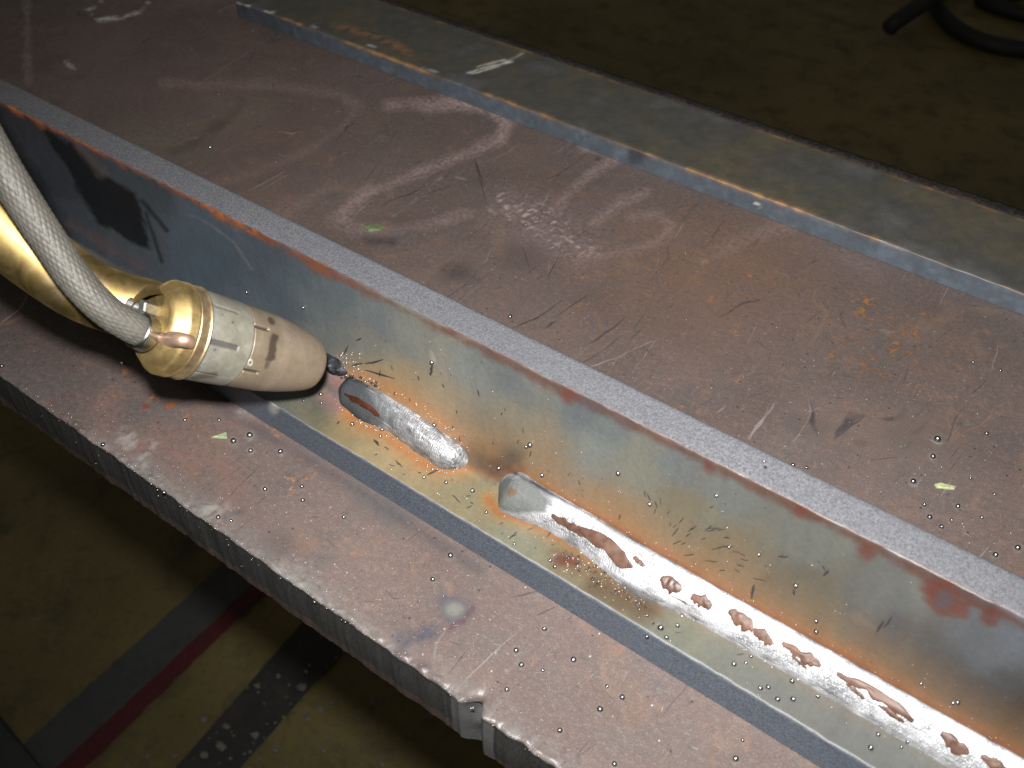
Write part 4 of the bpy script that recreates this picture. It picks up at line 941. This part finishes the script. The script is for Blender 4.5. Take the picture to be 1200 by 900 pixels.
# braided hose with its ferrule and the pin that enters the collar
def onback(u, v, off=0.0):                     # the sight line meets the collar's back plane
    d_ = R @ np.array([u - 600, v - 450, FPX]); k_ = ((ORG + ax * off - CAMP) @ ax) / (d_ @ ax); return CAMP + d_ * k_
pe = onback(211, 398, .0025)
hs = [at(170, 391, d=.3265), at(152, 382, d=.3215), at(122, 362, d=.3155), at(90, 329, d=.3105), at(58, 283, d=.306), at(28, 237, d=.301), at(0, 192, d=.297), at(-44, 112, d=.292), at(-96, 4, d=.287)]
hp = resample(spline(hs, 24), .0004)
def braid(s, t):
    n = 22; k = 2 * math.pi / .0040; u1 = n * t + k * s; u2 = n * t - k * s
    o = .5 + .5 * np.sign(np.sin(u1 * .5 + u2 * .5) * np.sin((u1 - u2) * .5))
    return .00026 * (np.where(o > .5, np.abs(np.cos(u1 / 2)) ** .7, np.abs(np.cos(u2 / 2)) ** .7) - .6)
Ph = tube(hp, [.0050, .0052, .0054, .0055, .0056, .0056], 150, braid); pt = Paint(Ph)
pt.over(np.ones(len(pt.P)), (.085, .080, .068)); n = fbm(pt.P, 900, 131, 2); pt.over(np.clip((n - .5) * 4, 0, 1) * .5, (.055, .05, .042)); pt.over(soft(pt.uv[:, 0] * 1.0, 178, 60) * 0, (.2, .2, .2))
hose = adopt(link('hose', mesh('hose', Ph, gridF(Ph.shape[0], 150, True), True, pt.out()), M['braid']), torch)
hose['label'] = 'grey braided hose clipped along the brass neck'
hd = hp[0] - hp[14]; hd /= np.linalg.norm(hd)
f0 = hp[0] - hd * .0035
fpth = np.array([f0, f0 + hd * .0004, f0 + hd * .001, f0 + hd * .0045, f0 + hd * .0052, f0 + hd * .0056])
Pf = tube(fpth, .006, 48); c_ = fpth[:, None]; rad = np.array([.0056, .0062, .0060, .0060, .0056, .0035])
dirs = Pf - c_; dirs /= np.linalg.norm(dirs, axis=2, keepdims=True); Pf = c_ + dirs * rad[:, None, None]
o = link('ferrule', mesh('ferrule', Pf, gridF(6, 48, True)), M['ferrule']); o.parent = torch; o.matrix_parent_inverse = Matrix.Translation(torch.location).inverted()
fe = f0 + hd * .005
pp = resample(spline([fe, fe + hd * .003, ORG + (pe - ORG) - ax * .0, pe + ax * .004], 10), .0006)
Pp = tube(pp, [.0026, .0027, .0027, .0022], 32); o = link('gas_pin', mesh('gas_pin', Pp, gridF(Pp.shape[0], 32, True)), M['copper']); adopt(o, torch)
# hex bolt on the collar's back face
bc = at(168, 362, d=.3275); bd = -ax * .3 + R @ np.array([-.35, -.2, -.9]) ; bd /= np.linalg.norm(bd)
def prism(c, d, r, h, n, ch=.0005):
    a_ = np.cross(d, (0, 0, 1)); a_ /= np.linalg.norm(a_); b_ = np.cross(d, a_); V = []
    for hh, rr in ((0, r), (h - ch, r), (h, r - ch)):
        for k in range(n): t_ = 2 * math.pi * k / n; V.append(c + d * hh + a_ * rr * math.cos(t_) + b_ * rr * math.sin(t_))
    F_ = [(i * n + k, i * n + (k + 1) % n, (i + 1) * n + (k + 1) % n, (i + 1) * n + k) for i in range(2) for k in range(n)] + [tuple(range(2 * n, 3 * n)), tuple(range(n - 1, -1, -1))]
    return V, F_
M['boltsteel'] = plain('dull_bolt_steel', (.20, .20, .19), .42, .8, .3, 500, .15)
V_, F_ = prism(bc - bd * .005, bd, .0030, .0070, 6); bolt = adopt(link('bolt', mesh('bolt', V_, F_, False), M['boltsteel']), torch)
sd = R @ np.array([-.93, -.35, -.1]); sd /= np.linalg.norm(sd)
V_, F_ = prism(bc - bd * .0005 , sd, .0021, .0058, 20); o = link('bolt_end', mesh('bolt_end', V_, F_, False), M['boltsteel']); o.parent = bolt; 

# ------------------------------------------------------------------ loose chips on the plate
def chip(pts, label, col, rough=.6):
    c = np.mean([at(*p, z=0) for p in pts], 0); L = [at(*p, z=0) for p in pts]; n = len(L); VV = []
    for zz_, k in ((.0002, 1), (.0009, .96), (.0012, .7)):
        for p in L: VV.append((c + (p - c) * k) - c + np.array([0, 0, zz_ + random.uniform(0, .0002)]))
    F_ = [(i * n + k, i * n + (k + 1) % n, (i + 1) * n + (k + 1) % n, (i + 1) * n + k) for i in range(2) for k in range(n)] + [tuple(range(2 * n, 3 * n)), tuple(range(n - 1, -1, -1))]
    o = link('paint_chip', mesh('paint_chip', VV, F_, False), plain('chip_paint', col, rough, 0, .25, 900, .2)); o.location = c
    return tag(o, label, 'paint chip')
chip([(425, 267), (434, 264), (446, 264), (451, 267), (445, 271), (432, 272)], 'dull green paint chip lying on the end of a chalk stroke behind the angle', (.085, .105, .050))
chip([(1094, 569), (1100, 567), (1112, 570), (1120, 572), (1118, 575), (1108, 574), (1097, 573)], 'pale yellow green paint chip lying by spatter behind the angle', (.27, .29, .16))
chip([(248, 514), (266, 508), (267, 515)], 'pale green pointed paint chip on the front strip below the torch', (.20, .25, .15))

# ------------------------------------------------------------------ black cable on the floor far behind
def fl_(u, v, z=.02): return at(u, v, z=ZF + z)
cp = resample(spline([fl_(1042, 33, .03), fl_(1052, 24, .05), fl_(1084, 2, .06), fl_(1110, -22, .05), fl_(1140, -40, .03), fl_(1110, -35), fl_(1094, -12), fl_(1100, 12), fl_(1120, 33), fl_(1150, 48), fl_(1190, 57), fl_(1240, 58), fl_(1290, 48), fl_(1330, 20), fl_(1310, -20), fl_(1240, -30), fl_(1190, -8), fl_(1150, -4), fl_(1176, 10), fl_(1230, 18), fl_(1290, -2)], 10), .01)
Pc = tube(cp, .020, 20)
tag(link('cable', mesh('cable', Pc, gridF(Pc.shape[0], 20, True)), M['rubber']), 'thick black cable coiled on the dark floor beyond the plate', 'cable')
